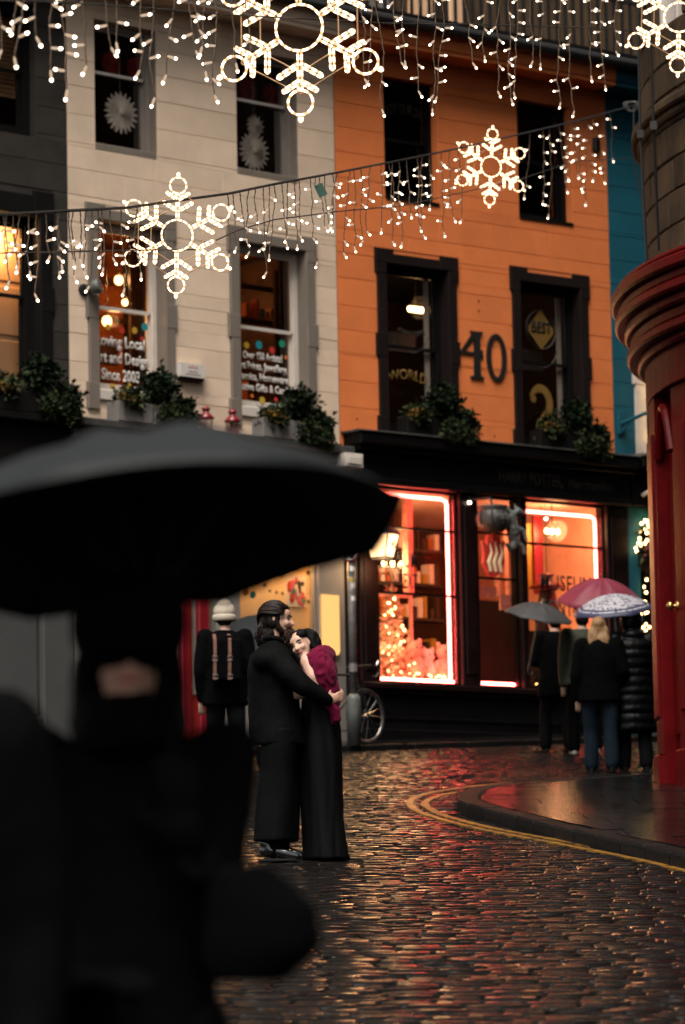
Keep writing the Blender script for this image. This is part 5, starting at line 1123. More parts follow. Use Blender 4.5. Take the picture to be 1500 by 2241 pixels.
for k, pts in enumerate((((-5.0, -2.2, 12.2), (-4.93, -1.6, 9.3), (-4.88, -1.2, 8.2)), ((-4.98, -.9, 11.0), (-4.99, -.8, 9.4), (-4.95, -.7, 8.1)))):
    t = tag(empty('wall_cable', (CXc, CYc, 0)), ['black cable running down the sandstone corner above the red cornice', 'thin black cable on the far edge of the sandstone corner'][k], 'cable'); MB().tube(pts, .014, 6).build('flex', 'black_cable', t)
    m_ = MB(); m_.box(-.03, .03, -.03, .03, -.04, .04); m_.build('clip', 'black_iron', t, loc=pts[1])
# ------------------------------------------------------------------ people and umbrellas
pm('skin', (0.50, 0.30, 0.215), 0.5, 0.08, 14, 0.08, 120, 0.35); pm('skin_man', (0.46, 0.26, 0.18), 0.5, 0.1, 14, 0.1, 120, 0.35)
pm('lips', (0.30, 0.05, 0.06), 0.4, 0.1, 20, 0.0); pm('eye_dark', (0.012, 0.009, 0.008), 0.3, 0.1, 20, 0.0); pm('eye_white', (0.55, 0.5, 0.46), 0.3, 0.05, 20, 0.0)
pm('suit_black', (0.0016, 0.0017, 0.0018), 0.75, 0.35, 30, 0.45, 220, 0.06, bdist=0.004); pm('wool_black', (0.0011, 0.0011, 0.0012), 0.9, 0.25, 25, 0.35, 160, 0.04, bdist=0.004)
pm('satin_black', (0.0013, 0.0013, 0.0014), 0.6, 0.2, 10, 0.15, 60, 0.10); pm('puffer_black', (0.0015, 0.0015, 0.0017), 0.45, 0.2, 10, 0.25, 40, 0.10, rvar=0.1)
pm('denim', (0.002, 0.0075, 0.013), 0.85, 0.3, 30, 0.3, 160, 0.15); pm('trouser_grey', (0.004, 0.0042, 0.0045), 0.85, 0.2, 30, 0.25, 160, 0.05)
pm('green_cloth', (0.036, 0.040, 0.026), 0.85, 0.15, 20, 0.3, 120, 0.15); pm('shawl', (0.105, 0.0035, 0.022), 0.85, 0.3, 22, 0.5, 150, 0.06, sheen=0.04, bdist=0.004)
pm('hair_brown', (0.006, 0.003, 0.0017), 0.42, 0.8, 10, 1.0, 55, 0.14, stretch=(7, 7, 1.1), bdist=0.006); pm('beard', (0.008, 0.003, 0.0015), 0.65, 0.6, 12, 0.9, 80, 0.10, stretch=(5, 5, 1.3), bdist=0.006)
pm('hair_black', (0.003, 0.0025, 0.0022), 0.5, 0.3, 12, 0.6, 60, 0.14, stretch=(6, 6, 1.2)); pm('hair_blonde', (0.26, 0.145, 0.06), 0.45, 0.55, 9, 0.7, 50, 0.35, stretch=(9, 9, 1.0), bdist=0.006)
pm('beanie', (0.42, 0.36, 0.28), 0.9, 0.12, 20, 0.7, 60, 0.15, stretch=(14, 14, 1.2), bdist=0.005); pm('shoe_patent', (0.006, 0.006, 0.007), 0.12, 0.1, 8, 0.03, 30, 0.6, coat=0.6); pm('shoe_dark', (0.008, 0.0075, 0.007), 0.5, 0.2, 8, 0.1)
pm('shoe_white', (0.45, 0.42, 0.38), 0.5, 0.15, 12, 0.1); pm('leather_brown', (0.12, 0.048, 0.028), 0.45, 0.2, 16, 0.2); pm('umbrella_black', (0.0075, 0.0088, 0.0092), 0.6, 0.15, 4, 0.15, 60, 0.2); pm('umbrella_slate', (0.007, 0.009, 0.010), 0.7, 0.12, 4, 0.15, 60, 0.2)
pm('umbrella_grey', (0.035, 0.033, 0.032), 0.6, 0.25, 5, 0.2, 50, 0.3); pm('umbrella_red', (0.17, 0.018, 0.035), 0.5, 0.15, 8, 0.15, 60, 0.35)
# white and navy patterned umbrella cloth
m, n, l, out = node_mat('umbrella_pattern'); b = n.new('ShaderNodeBsdfPrincipled'); l.new(b.outputs[0], out.inputs[0]); b.inputs['Roughness'].default_value = .55
tc = n.new('ShaderNodeTexCoord'); wv = n.new('ShaderNodeTexVoronoi'); wv.inputs['Scale'].default_value = 26; sp = n.new('ShaderNodeSeparateXYZ'); l.new(tc.outputs['Object'], sp.inputs[0]); l.new(tc.outputs['Object'], wv.inputs['Vector'])
cr = n.new('ShaderNodeValToRGB'); cr.color_ramp.elements[0].position = .30; cr.color_ramp.elements[0].color = (.04, .045, .08, 1); cr.color_ramp.elements[1].position = .46; cr.color_ramp.elements[1].color = (.36, .34, .36, 1); l.new(wv.outputs['Distance'], cr.inputs[0])
c2 = n.new('ShaderNodeValToRGB'); c2.color_ramp.interpolation = 'CONSTANT'; e = c2.color_ramp.elements; e[0].position = 0; e[0].color = (1, 1, 1, 1); e[1].position = .045; e[1].color = (0, 0, 0, 1)
for ps, v_ in ((.058, 1), (.072, 0)): q = e.new(ps); q.color = (v_, v_, v_, 1)
l.new(sp.outputs['Z'], c2.inputs[0]); mx = n.new('ShaderNodeMix'); mx.data_type = 'RGBA'; mx.inputs['B'].default_value = (.02, .022, .06, 1); l.new(c2.outputs[0], mx.inputs['Factor']); l.new(cr.outputs[0], mx.inputs['A']); l.new(mx.outputs['Result'], b.inputs['Base Color'])
def umbrella(loc, rad, h, n, mat, label, tilt=(0, 0, 0), pole=.75, rotz=0, cat='umbrella', hook=True, scallop=.05, prof=2.1, polem='chrome'):
    t = tag(empty('umbrella', loc), label, cat); t.rotation_euler = tuple(R(a) for a in tilt)
    m_ = MB(); NR = 9; ns = 6; N = n * ns; v = [(0, 0, h)]; f = []
    for i in range(1, NR + 1):
        q = i / NR
        for k in range(N):
            a = 2 * math.pi * k / N + rotz; w = math.sin(math.pi * (k % ns) / ns); rr = rad * q * (1 - scallop * w * q); z = h * (1 - q ** prof) - .035 * w * q * (1 - q) * 2 + .012 * w * q ** 4
            v.append((rr * math.cos(a), rr * math.sin(a), z))
    for k in range(N): f.append((0, 1 + k, 1 + (k + 1) % N))
    for i in range(NR - 1):
        for k in range(N): a, b = 1 + i * N + k, 1 + i * N + (k + 1) % N; f.append((a, a + N, b + N, b))
    me = bpy.data.meshes.new('canopy'); me.from_pydata(v, [], f); me.update(); o = mk('canopy', me, mat, t, True); s_ = o.modifiers.new('s', 'SOLIDIFY'); s_.thickness = .002
    for k in range(n):
        a = 2 * math.pi * k / n + rotz; P = [(rad * q * math.cos(a), rad * q * math.sin(a), h * (1 - q ** prof) - .006) for q in np.linspace(.02, .985, 8)]; mm = MB(); mm.tube(P, .0028, 5); q = .5; mm.tube([(rad * q * math.cos(a), rad * q * math.sin(a), h * (1 - q ** prof) - .008), (.012 * math.cos(a), .012 * math.sin(a), h - .30 * rad / .5)], .0025, 4); mm.build('rib', 'black_iron', t)
    m_ = MB(); m_.tube([(0, 0, h + .06), (0, 0, h), (0, 0, -pole)], [.003, .007, .007], 8); m_.build('pole', polem, t)
    m_ = MB()
    if hook: m_.tube([(0, 0, -pole + .10), (0, 0, -pole), (.012, 0, -pole - .03), (.035, 0, -pole - .045), (.058, 0, -pole - .03), (.062, 0, -pole)], .013, 8)
    else: m_.cap((0, 0, -pole + .09), .016, (0, 0, -pole), .018, 8)
    m_.build('handle', 'black_iron' if polem == 'chrome' else 'wool_black', t, True); return t
def hand(m_, w, d, side, s=1.0, curl=.5, up=Vector((0, 0, 1))):
    """palm, four bent fingers and a thumb; w wrist, d pointing direction, side the thumb side"""
    w = Vector(w); d = Vector(d).normalized(); side = Vector(side); side = (side - d * side.dot(d)).normalized(); nrm = d.cross(side).normalized()
    pc = w + d * .048 * s; rot = Matrix((side, nrm, d)).transposed(); m_.ell(pc, (.040 * s, .018 * s, .052 * s), rot, 10, 8)
    for k, (o, L) in enumerate(((.030, .072), (.010, .082), (-.010, .076), (-.029, .060))):
        p = w + d * .085 * s + side * o * s; q1 = p + (d * math.cos(curl * .6) - nrm * math.sin(curl * .6)) * L * .45 * s; q2 = q1 + (d * math.cos(curl * 1.6) - nrm * math.sin(curl * 1.6)) * L * .33 * s; q3 = q2 + (d * math.cos(curl * 2.5) - nrm * math.sin(curl * 2.5)) * L * .26 * s
        m_.chain([(p, .0098 * s), (q1, .009 * s), (q2, .0082 * s), (q3, .007 * s)], 7)
    p = w + d * .02 * s + side * .032 * s; q1 = p + (d * .6 + side * .7 - nrm * .3).normalized() * .042 * s; q2 = q1 + (d * .9 + side * .2 - nrm * .5).normalized() * .036 * s; m_.chain([(p, .013 * s), (q1, .011 * s), (q2, .0085 * s)], 7)
def head_shape(m_, c, rot, s=1.0, male=True):
    """head built facing local +x: skull, brow, cheeks, nose, lips, chin, ears"""
    c = Vector(c); T = lambda x, y, z: c + rot @ (Vector((x, y, z)) * s)
    def E(p, r): m_.ell(T(*p), tuple(q * s for q in r), rot, 14, 10)
    E((-.012, 0, .030), (.098, .076, .088)); E((.030, 0, -.018), (.062, .062, .085)); E((.048, 0, -.078), (.042, .045, .034)); E((.062, 0, .045), (.030, .055, .040)); E((.070, 0, .022), (.026, .050, .012))
    m_.chain([(T(.086, 0, .018), .010 * s), (T(.104, 0, -.008), .013 * s), (T(.116, 0, -.024), .0135 * s)], 8); E((.098, .012, -.026), (.012, .008, .008)); E((.098, -.012, -.026), (.012, .008, .008)); E((.074, .034, -.020), (.024, .022, .024)); E((.074, -.034, -.020), (.024, .022, .024)); E((.086, 0, -.050), (.014, .024, .008)); E((.084, 0, -.062), (.013, .021, .008)); E((.072, 0, -.092), (.020, .022, .016))
    for sy in (-1, 1): E((-.006, .076 * sy, -.004), (.018, .010, .030))
def face_details(t, c, rot, s=1.0, lip='lips', closed=False):
    c = Vector(c); T = lambda x, y, z: c + rot @ (Vector((x, y, z)) * s)
    for sy in (-1, 1):
        if not closed: MB().ell(T(.0785, .031 * sy, .006), (.011 * s, .011 * s, .0055 * s), rot, 10, 8).build('eye', 'eye_white', t, True); MB().ell(T(.0865, .031 * sy, .006), (.004 * s, .0055 * s, .0052 * s), rot, 8, 6).build('iris', 'eye_dark', t, True)
        m_ = MB(); m_.tube([T(.084, .016 * sy, .012), T(.089, .031 * sy, .0155), T(.080, .046 * sy, .010)], .0028 * s, 5); m_.build('eyelid', 'eye_dark', t, True)
        m_ = MB(); m_.tube([T(.094, .014 * sy, .030), T(.093, .032 * sy, .036), T(.080, .050 * sy, .030)], [.0045 * s, .005 * s, .0025 * s], 6); m_.build('eyebrow', 'hair_brown', t, True)
    m_ = MB(); m_.tube([T(.090, -.024, -.054), T(.099, 0, -.055), T(.090, .024, -.054)], [.003 * s, .0065 * s, .003 * s], 6); m_.build('lip', lip, t, True)
# ---------------- the couple
CO = Vector((-0.398, 27.0, gz(-0.398, 27.0) + .012))
def C(px, py, y=0.0):
    z = (1888 - py) / 311.1; return Vector(((px - 640) / 311.1 + .0187 * z, y, z))
man = tag(empty('person', CO), 'person in a black suit and polished shoes hugging someone in a magenta shawl', 'person')
hm = Matrix.Rotation(R(-14), 3, 'Z') @ Matrix.Rotation(R(4), 3, 'Y'); hc = C(607, 1361)
m_ = MB(); head_shape(m_, hc, hm, 1.0); m_.chain([(C(604, 1385), .058), (C(595, 1410), .060), (C(592, 1440), .08)])
m_.loft([(C(592, 1640).x, 0, .80, .13, .15), (C(594, 1560).x, 0, 1.06, .12, .15), (C(595, 1480).x, 0, 1.30, .13, .17), (C(594, 1430).x, 0, 1.46, .09, .15)], 16)
for y0, dx in ((-.09, 0), (.10, 14)): m_.chain([(C(600 + dx, 1640, y0), .09), (C(603 + dx, 1745, y0), .06), (C(602 + dx, 1850, y0), .05), (C(604 + dx, 1872, y0), .045)])
m_.chain([(C(604, 1447, -.17), .06), (C(662, 1514, -.24), .045), (C(716, 1543, -.17), .032)]); m_.chain([(C(604, 1447, .17), .06), (C(660, 1500, .25), .045), (C(705, 1525, .20), .032)])
hand(m_, C(716, 1543, -.165), (.9, .25, .28), (0, -.2, 1), 1.0, .55); hand(m_, C(705, 1525, .20), (.9, -.4, .1), (0, 0, 1), 1.0, .5)
blob('body', m_, 'skin_man', man, .0085, 2); face_details(man, hc, hm, 1.0)
# jacket
m_ = MB(); X = lambda p: C(p, 1888).x
def ring(xl, xr, py, ry, y0=0.0): a, b = C(xl, py, y0), C(xr, py, y0); return ((a.x + b.x) / 2, y0, a.z, (b.x - a.x) / 2, ry)
m_.loft([ring(546, 674, 1637, .21), ring(543, 669, 1605, .207), ring(543, 660, 1560, .195), ring(541, 652, 1510, .195), ring(541, 650, 1470, .21), ring(546, 648, 1440, .215), ring(560, 636, 1424, .17), ring(574, 622, 1410, .10), ring(578, 616, 1398, .075)], 24)
m_.ell(C(585, 1452, -.17), (.11, .09, .085)); m_.ell(C(598, 1452, .16), (.11, .09, .085))
m_.chain([(C(606, 1452, -.17), .098), (C(636, 1485, -.235), .086), (C(666, 1513, -.245), .074), (C(716, 1541, -.175), .050)], 14); m_.chain([(C(606, 1452, .17), .09), (C(664, 1505, .26), .072), (C(703, 1526, .205), .05)], 12)
blob('jacket', m_, 'suit_black', man, .0115, 5, (.010, (7, 7, 4.2)), (.004, (16, 16, 12)))
m_ = MB(); m_.tube([C(576, 1404, -.06), C(592, 1400, -.088), C(612, 1404, -.075), C(624, 1418, -.05)], [.016, .02, .018, .012], 8); m_.build('collar', 'suit_black', man, True)
for nm, y0, dx, mt in (('trouser_leg', -.095, 0, 1), ('trouser_leg', .10, 15, 1)):
    m_ = MB(); m_.loft([ring(554 + dx, 641 + dx, 1846, .125, y0), ring(557 + dx, 642 + dx, 1800, .12, y0), ring(563 + dx, 645 + dx, 1740, .11, y0), ring(569 + dx, 645 + dx, 1690, .11, y0), ring(570 + dx, 652 + dx, 1640, .12, y0), ring(568 + dx, 654 + dx, 1600, .12, y0)], 18)
    blob(nm, m_, 'suit_black', man, .012, 2, (.010, (8, 8, 2.2)))
for y0, dx in ((-.10, 0), (.09, 20)):
    m_ = MB(); m_.chain([(C(581 + dx, 1866, y0), .042), (C(600 + dx, 1866, y0), .046), (C(628 + dx, 1874, y0 - .01), .040), (C(650 + dx, 1879, y0 - .015), .028)], 12); m_.chain([(C(582 + dx, 1848, y0), .045), (C(588 + dx, 1866, y0), .045)])
    o = blob('shoe', m_, 'shoe_patent', man, .009, 3); m2 = MB(); m2.loft([(C(612 + dx, 1884).x, y0 - .008, .0, .145, .048), (C(612 + dx, 1884).x, y0 - .008, .014, .147, .049)], 18); m2.build('sole', 'shoe_dark', o)
    m2 = MB()
    for k in range(3): m2.tube([C(610 + dx + k * 6, 1858 + k * 3, y0 - .03), C(610 + dx + k * 6, 1854 + k * 3, y0 + .02)], .004, 5)
    m2.build('laces', 'suit_black', o)
for y0, dx in ((-.095, 0), (.10, 15)): m_ = MB(); m_.cap(C(602 + dx, 1835, y0), .058, C(602 + dx, 1868, y0), .052, 12); m_.build('sock', 'suit_black', man, True)
# hair and beard
m_ = MB(); m_.ell(hc + hm @ Vector((-.030, 0, .040)), (.100, .087, .092), hm); m_.ell(hc + hm @ Vector((.015, 0, .092)), (.066, .058, .032), hm); m_.ell(hc + hm @ Vector((-.075, 0, -.02)), (.062, .080, .075), hm); m_.ell(hc + hm @ Vector((-.02, -.070, -.012)), (.045, .020, .050), hm); m_.ell(hc + hm @ Vector((-.02, .070, -.012)), (.045, .020, .050), hm)
m_.chain([(C(580, 1385), .052), (C(573, 1400), .046), (C(570, 1412), .028)]); m_.chain([(C(590, 1392, -.05), .036), (C(582, 1406, -.05), .03)]); m_.chain([(C(588, 1392, .05), .036), (C(580, 1406, .05), .03)])
blob('hair', m_, 'hair_brown', man, .008, 2, (.008, (26, 26, 9)), (.006, (60, 60, 14)))
m_ = MB(); B = lambda x, y, z: hc + hm @ Vector((x, y, z)); m_.ell(B(.060, 0, -.098), (.052, .056, .046), hm); m_.ell(B(.050, 0, -.140), (.052, .054, .058), hm); m_.ell(B(.056, 0, -.185), (.036, .040, .045), hm)
for sy in (-1, 1): m_.chain([(B(.015, .060 * sy, -.02), .016), (B(.030, .058 * sy, -.06), .022), (B(.055, .040 * sy, -.085), .026)]); m_.chain([(B(.097, .004 * sy, -.043), .008), (B(.088, .026 * sy, -.055), .009), (B(.078, .038 * sy, -.08), .012)])
blob('beard', m_, 'beard', man, .0075, 1, (.007, (34, 34, 14)), (.006, (70, 70, 24)))
# single locks over the hair and the beard
pm('hair_lock', (0.013, 0.0062, 0.0034), 0.42, 0.6, 20, 0.0, 45, 0.2); pm('beard_lock', (0.030, 0.011, 0.005), 0.55, 0.5, 20, 0.0, 45, 0.2)
rl = random.Random(41); m_ = MB()
for k in range(230):
    ph = rl.uniform(-1.62, 1.62); off = rl.uniform(-.002, .011); P = []
    for q in np.linspace(rl.uniform(.0, .25), rl.uniform(.8, 1.05), 7):
        th = R(28) + q * R(168); rx, ry, rz_ = .102 + off, .088 + off, .096 + off
        P.append(hc + hm @ Vector((-.026 + rx * math.cos(th), ry * math.sin(ph) * (.55 + .45 * math.sin(th)), .036 + rz_ * math.sin(th) * math.cos(ph * .95) - max(0, q - .75) * .22 + .004 * math.sin(q * 9 + k))))
    m_.tube(P, [.0022, .004, .0045, .0045, .004, .0035, .0015], 5)
for k in range(46):
    a = rl.uniform(-.07, .07); b = hc + hm @ Vector((-.10 + rl.uniform(-.02, .03), a, -.02)); P = [b, b + Vector((-.022 + rl.uniform(-.012, .012), 0, -.045)), b + Vector((-.012 + rl.uniform(-.03, .02), rl.uniform(-.015, .015), -.085)), b + Vector((-.040 + rl.uniform(-.03, .03), rl.uniform(-.02, .02), -.118))]
    m_.tube(P, [.005, .006, .0045, .0015], 5)
o = m_.build('hair_locks', 'hair_lock', man, True); o['kind'] = 'stuff'
m_ = MB()
for k in range(150):
    u_ = rl.uniform(-1.3, 1.3); z_ = rl.uniform(-.06, -.15); rr = .058 if z_ > -.12 else .05; b = B(.052 + rr * math.cos(u_), rr * math.sin(u_), z_); d = Vector((rl.uniform(-.004, .014), rl.uniform(-.008, .008), -rl.uniform(.035, .06)))
    m_.tube([b, b + d * .5 + hm @ Vector((.004 * math.cos(u_), .004 * math.sin(u_), 0)), b + d], [.003, .0035, .0012], 4)
o = m_.build('beard_locks', 'beard_lock', man, True); o['kind'] = 'stuff'
# the partner in the shawl
wo_ = tag(empty('person', CO), 'person in magenta shawl and long black dress leaning on the person in the black suit', 'person')
wc = C(661, 1419, -.035)
# face axes: up leans to the left, face looks left and towards the viewer
up_ = Vector((-.42, .10, .90)).normalized(); fw = Vector((-.42, -.88, -.10)); fw = (fw - up_ * fw.dot(up_)).normalized(); wr = Matrix((fw, up_.cross(fw), up_)).transposed()
m_ = MB(); head_shape(m_, wc, wr, .93, False); m_.chain([(C(672, 1435, .0), .048), (C(684, 1455, .03), .055), (C(690, 1470, .03), .07)])
m_.loft([(C(700, 1600).x, .05, .92, .13, .13), (C(697, 1530).x, .05, 1.15, .10, .12), (C(692, 1480).x, .04, 1.31, .11, .14), (C(690, 1452).x, .04, 1.40, .08, .14)], 16)
m_.chain([(C(672, 1456, -.12), .050), (C(684, 1490, -.165), .043), (C(694, 1520, -.15), .036), (C(650, 1530, -.10), .03)]); m_.chain([(C(690, 1456, .17), .045), (C(690, 1510, .22), .038), (C(650, 1500, .20), .03)])
hand(m_, C(650, 1530, -.10), (-1, .1, .2), (0, 0, 1), .9, .5); hand(m_, C(650, 1500, .20), (-1, -.2, .1), (0, 0, 1), .9, .5)
for y0 in (-.02, .13): m_.chain([(C(702, 1600, y0), .08), (C(706, 1740, y0), .055), (C(712, 1860, y0), .04), (C(700, 1876, y0), .032)])
blob('body', m_, 'skin', wo_, .0085, 2); face_details(wo_, wc, wr, .93, closed=True)
m_ = MB(); m_.loft([ring(665, 765, 1886, .175, .06), ring(663, 762, 1860, .17, .06), ring(660, 756, 1800, .16, .06), ring(654, 751, 1720, .16, .06), ring(650, 749, 1650, .165, .06), ring(652, 745, 1600, .165, .06), ring(660, 736, 1545, .14, .05), ring(664, 726, 1500, .13, .04), ring(668, 716, 1462, .12, .04)], 26)
m_.chain([(C(745, 1872, .03), .04), (C(764, 1884, .02), .018)])
blob('dress', m_, 'satin_black', wo_, .012, 3, (.014, (11, 11, 1.2)), (.006, (24, 24, 3)))
m_ = MB(); m_.ell(wc + wr @ Vector((-.040, .0, .035)), (.085, .084, .090), wr); m_.ell(wc + wr @ Vector((.015, .045, .070)), (.060, .040, .040), wr); m_.ell(wc + wr @ Vector((.015, -.040, .075)), (.060, .045, .036), wr); m_.chain([(C(676, 1398, .04), .065), (C(688, 1418, .05), .055), (C(700, 1436, .06), .045)]); m_.chain([(wc + wr @ Vector((-.02, .075, .02)), .03), (wc + wr @ Vector((-.02, .072, -.06)), .022)])
blob('hair', m_, 'hair_black', wo_, .009, 2, (.008, (26, 26, 9)), (.005, (60, 60, 16)))
m_ = MB(); m_.ell(C(699, 1450, -.04), (.080, .14, .095)); m_.ell(C(706, 1446, .06), (.085, .15, .085)); m_.chain([(C(694, 1456, -.12), .082), (C(708, 1490, -.135), .080), (C(718, 1520, -.11), .062), (C(724, 1540, -.10), .050)], 14); m_.chain([(C(706, 1470, .10), .085), (C(714, 1510, .10), .075), (C(722, 1540, .06), .05)], 14); m_.chain([(C(716, 1470, 0), .07), (C(726, 1510, 0), .05), (C(733, 1548, -.02), .03)], 12)
m_.chain([(C(722, 1545, -.11), .045), (C(730, 1562, -.12), .035), (C(737, 1584, -.12), .018)], 10); m_.chain([(C(684, 1462, -.10), .055), (C(690, 1490, -.13), .05)])
blob('shawl', m_, 'shawl', wo_, .009, 2, (.024, (9, 9, 6)), (-.010, (22, 22, 12)))
m_ = MB()
for k in range(14): a = C(722 + k * 1.3, 1566 + (k % 3) * 2, -.12 + .004 * (k % 4)); m_.tube([a, a + Vector((.004, -.004, -.055 - .01 * (k % 3)))], [.005, .002], 5)
o = m_.build('fringe', 'shawl', wo_); o['kind'] = 'stuff'
# ---------------- everyone else
def arm_pts(pose, s, h):
    sh = Vector((s * .190 * h / 1.75, 0, .815 * h))
    if pose == 'down': return [sh, Vector((s * .245, -.03, .625 * h)), Vector((s * .235, .05, .475 * h))], (0, .2, -1)
    if pose == 'hold': return [sh, Vector((s * .25, .05, .64 * h)), Vector((s * .14, .27, .70 * h))], (-.1 * s, .5, .85)
    if pose == 'umb': return [sh, Vector((s * .155, .07, .61 * h)), Vector((s * .10, .17, .715 * h))], (-.1 * s, .3, .95)
    if pose == 'close': return [sh, Vector((s * .21, .0, .63 * h)), Vector((s * .12, .16, .56 * h))], (-.6 * s, .6, .1)
    if pose == 'high': return [sh, Vector((s * .30, .08, .70 * h)), Vector((s * .17, .22, .86 * h))], (-.1 * s, .1, 1)
    return [sh, Vector((s * .26, -.04, .64 * h)), Vector((s * .20, .13, .54 * h))], (-.5 * s, .6, -.3)
def person(loc, rz, h, label, coat, coat_len=.46, tro='trouser_grey', shoe='shoe_dark', poses=('down', 'down'), stride=.10, hair=None, bulk=1.0, puff=False, skin='skin', lean=0.0, vox=.016, long_hair=None, hood=False, hat=None, coat_flare=1.0, shade_gloves=False):
    t = tag(empty('person', loc, R(rz)), label, 'person'); m_ = MB(); rt = Matrix.Rotation(R(90), 3, 'Z'); hc_ = Vector((0, .025 + lean, .925 * h)); k = h / 1.75
    head_shape(m_, hc_, rt, 1.0 * k); m_.chain([(hc_ + Vector((0, -.015, -.06 * k)), .056), (Vector((0, -.005 + lean * .6, .84 * h)), .066)])
    m_.loft([(0, 0, .47 * h, .15, .11), (0, 0, .60 * h, .13, .10), (0, lean * .3, .72 * h, .15, .11), (0, lean * .5, .80 * h, .16, .09), (0, lean * .6, .835 * h, .08, .06)], 16)
    feet = []
    for s, dy in ((-1, stride), (1, -stride)):
        hp = Vector((s * .095, 0, .50 * h)); kn_ = Vector((s * .105, dy * .65 + .02, .275 * h)); an = Vector((s * .11, dy, .055)); m_.chain([(hp, .085), (kn_, .058), (an, .042), (an + Vector((0, .08, -.02)), .034)]); feet.append((s, hp, kn_, an))
    for s, ps in ((-1, poses[0]), (1, poses[1])):
        A_, d_ = arm_pts(ps, s, h); m_.chain([(A_[0], .055), (A_[1], .042), (A_[2], .030)]); hand(m_, A_[2], d_, (-s, 0, 0) if ps == 'down' else (-s, .2, .3), 1.0 * k, .75 if ps in ('hold', 'high', 'umb') else .35)
    if shade_gloves:
        for s, ps in ((-1, poses[0]), (1, poses[1])):
            A_, d_ = arm_pts(ps, s, h); mg = MB(); hand(mg, A_[2], d_, (-s, 0, 0) if ps == 'down' else (-s, .2, .3), 1.22 * k, .75 if ps in ('hold', 'high', 'umb') else .35); mg.cap(A_[2], .045, A_[2] + Vector(d_).normalized() * .02, .045); blob('shade_glove', mg, 'wool_black', t, .012, 1)  # black hand covers added to keep the foreground hands dark
    blob('body', m_, skin, t, vox * .85, 2); face_details(t, hc_, rt, k)
    m_ = MB(); b_ = bulk; zb = h * (1 - coat_len) - .0
    zs = [.845, .82, .79, .72, .62, .54]; rings = [(0, lean * .6 - .005, .855 * h, .075 * b_, .07 * b_), (0, lean * .6, .835 * h, .12 * b_, .095 * b_), (0, lean * .5, .805 * h, .185 * b_, .125 * b_), (0, lean * .4, .73 * h, .195 * b_, .145 * b_), (0, lean * .2, .62 * h, .185 * b_, .14 * b_), (0, 0, .54 * h, .195 * b_ * coat_flare, .15 * b_)]
    zbot = h * coat_len
    if zbot < .52 * h: rings.append((0, 0, (zbot + .54 * h) / 2, .205 * b_ * coat_flare, .16 * b_)); rings.append((0, 0, zbot, .21 * b_ * coat_flare, .165 * b_))
    if puff:
        z0, z1 = zbot, .80 * h; nr = int((z1 - z0) / .028); rr = []
        for i in range(nr + 1):
            z = z1 + (z0 - z1) * i / nr; f_ = np.interp(z, [r_[2] for r_ in rings[::-1]], [r_[3] for r_ in rings[::-1]]); g_ = np.interp(z, [r_[2] for r_ in rings[::-1]], [r_[4] for r_ in rings[::-1]]); w_ = abs(math.sin(math.pi * (z - z0) / .098)) ** .5 * .026 - .008; rr.append((0, lean * .3, z, f_ + w_, g_ + w_))
        rings = rings[:2] + rr
    m_.loft(rings[::-1], 22)
    for s, ps in ((-1, poses[0]), (1, poses[1])):
        A_, d_ = arm_pts(ps, s, h); m_.chain([(A_[0], .085 * b_), (A_[1], .066 * b_), (A_[2] + (A_[1] - A_[2]).normalized() * .02, .050 * b_)], 12)
    if hood == 'shade_cowl': m_.ell(hc_ + Vector((0, .030, .058)), (.122, .140, .112)); m_.ell(hc_ + Vector((0, -.06, -.03)), (.12, .10, .12))  # added hood, brim pushed forward to shade the foreground face
    elif hood: m_.ell(hc_ + Vector((0, -.03, .02)), (.125, .135, .15)); m_.ell(Vector((0, -.04 + lean * .6, .845 * h)), (.13, .11, .07))
    blob('coat', m_, coat, t, vox * (.72 if puff else 1), 2 if puff else 4, None if puff else (.010, (8, 8, 3.5)), (.004, (20, 20, 16)))
    for s, hp, kn_, an in feet:
        m_ = MB(); m_.chain([(hp, .105), (kn_, .082), (an + Vector((0, -.01, .03)), .075)], 12); blob('trouser_leg', m_, tro, t, vox, 2, (.008, (9, 9, 4)))
        m_ = MB(); m_.chain([(an + Vector((0, -.03, -.015)), .042), (an + Vector((0, .06, -.018)), .042), (an + Vector((0, .15, -.026)), .030)], 10); o = blob('shoe', m_, shoe, t, .014, 2)
        m2 = MB(); m2.loft([(an.x, an.y + .06, .0, .047, .135), (an.x, an.y + .06, .018, .048, .137)], 16); m2.build('sole', shoe, o)
    if hair:
        m_ = MB(); m_.ell(hc_ + Vector((0, -.030, .045)) * k, (.088 * k, .098 * k, .092 * k)); m_.ell(hc_ + Vector((0, -.055, -.01)) * k, (.085 * k, .062 * k, .08 * k))
        if long_hair:
            for dx in (-.065, -.025, .025, .065): m_.chain([(hc_ + Vector((dx, -.055, -.02)), .045), (hc_ + Vector((dx * 1.25, -.085, -.13)), .042), (hc_ + Vector((dx * (1.2 - abs(dx) * 3), -.115, -long_hair + abs(dx) * .9)), .016)])
        blob('hair', m_, hair, t, .012, 2, (.008, (26, 26, 8)), (.006, (60, 60, 10)))
    if hat:
        m_ = MB(); m_.ell(hc_ + Vector((0, -.02, .055)) * k, (.108 * k, .122 * k, .112 * k)); m_.ell(hc_ + Vector((.0, -.05, .125)) * k, (.07 * k, .08 * k, .065 * k)); o = blob('beanie', m_, hat, t, .010, 3, (.004, (30, 30, 6)))
        m_ = MB(); m_.loft([(0, hc_.y - .02 * k, hc_.z - .035, .106 * k, .118 * k), (0, hc_.y - .02 * k, hc_.z - .028, .113 * k, .126 * k), (0, hc_.y - .02 * k, hc_.z + .018, .115 * k, .129 * k), (0, hc_.y - .02 * k, hc_.z + .028, .106 * k, .120 * k)], 22); ob = m_.build('cuff', hat, o, True)
    return t
def G(x, y, dz=.012): return Vector((x, y, gz(x, y) + dz))
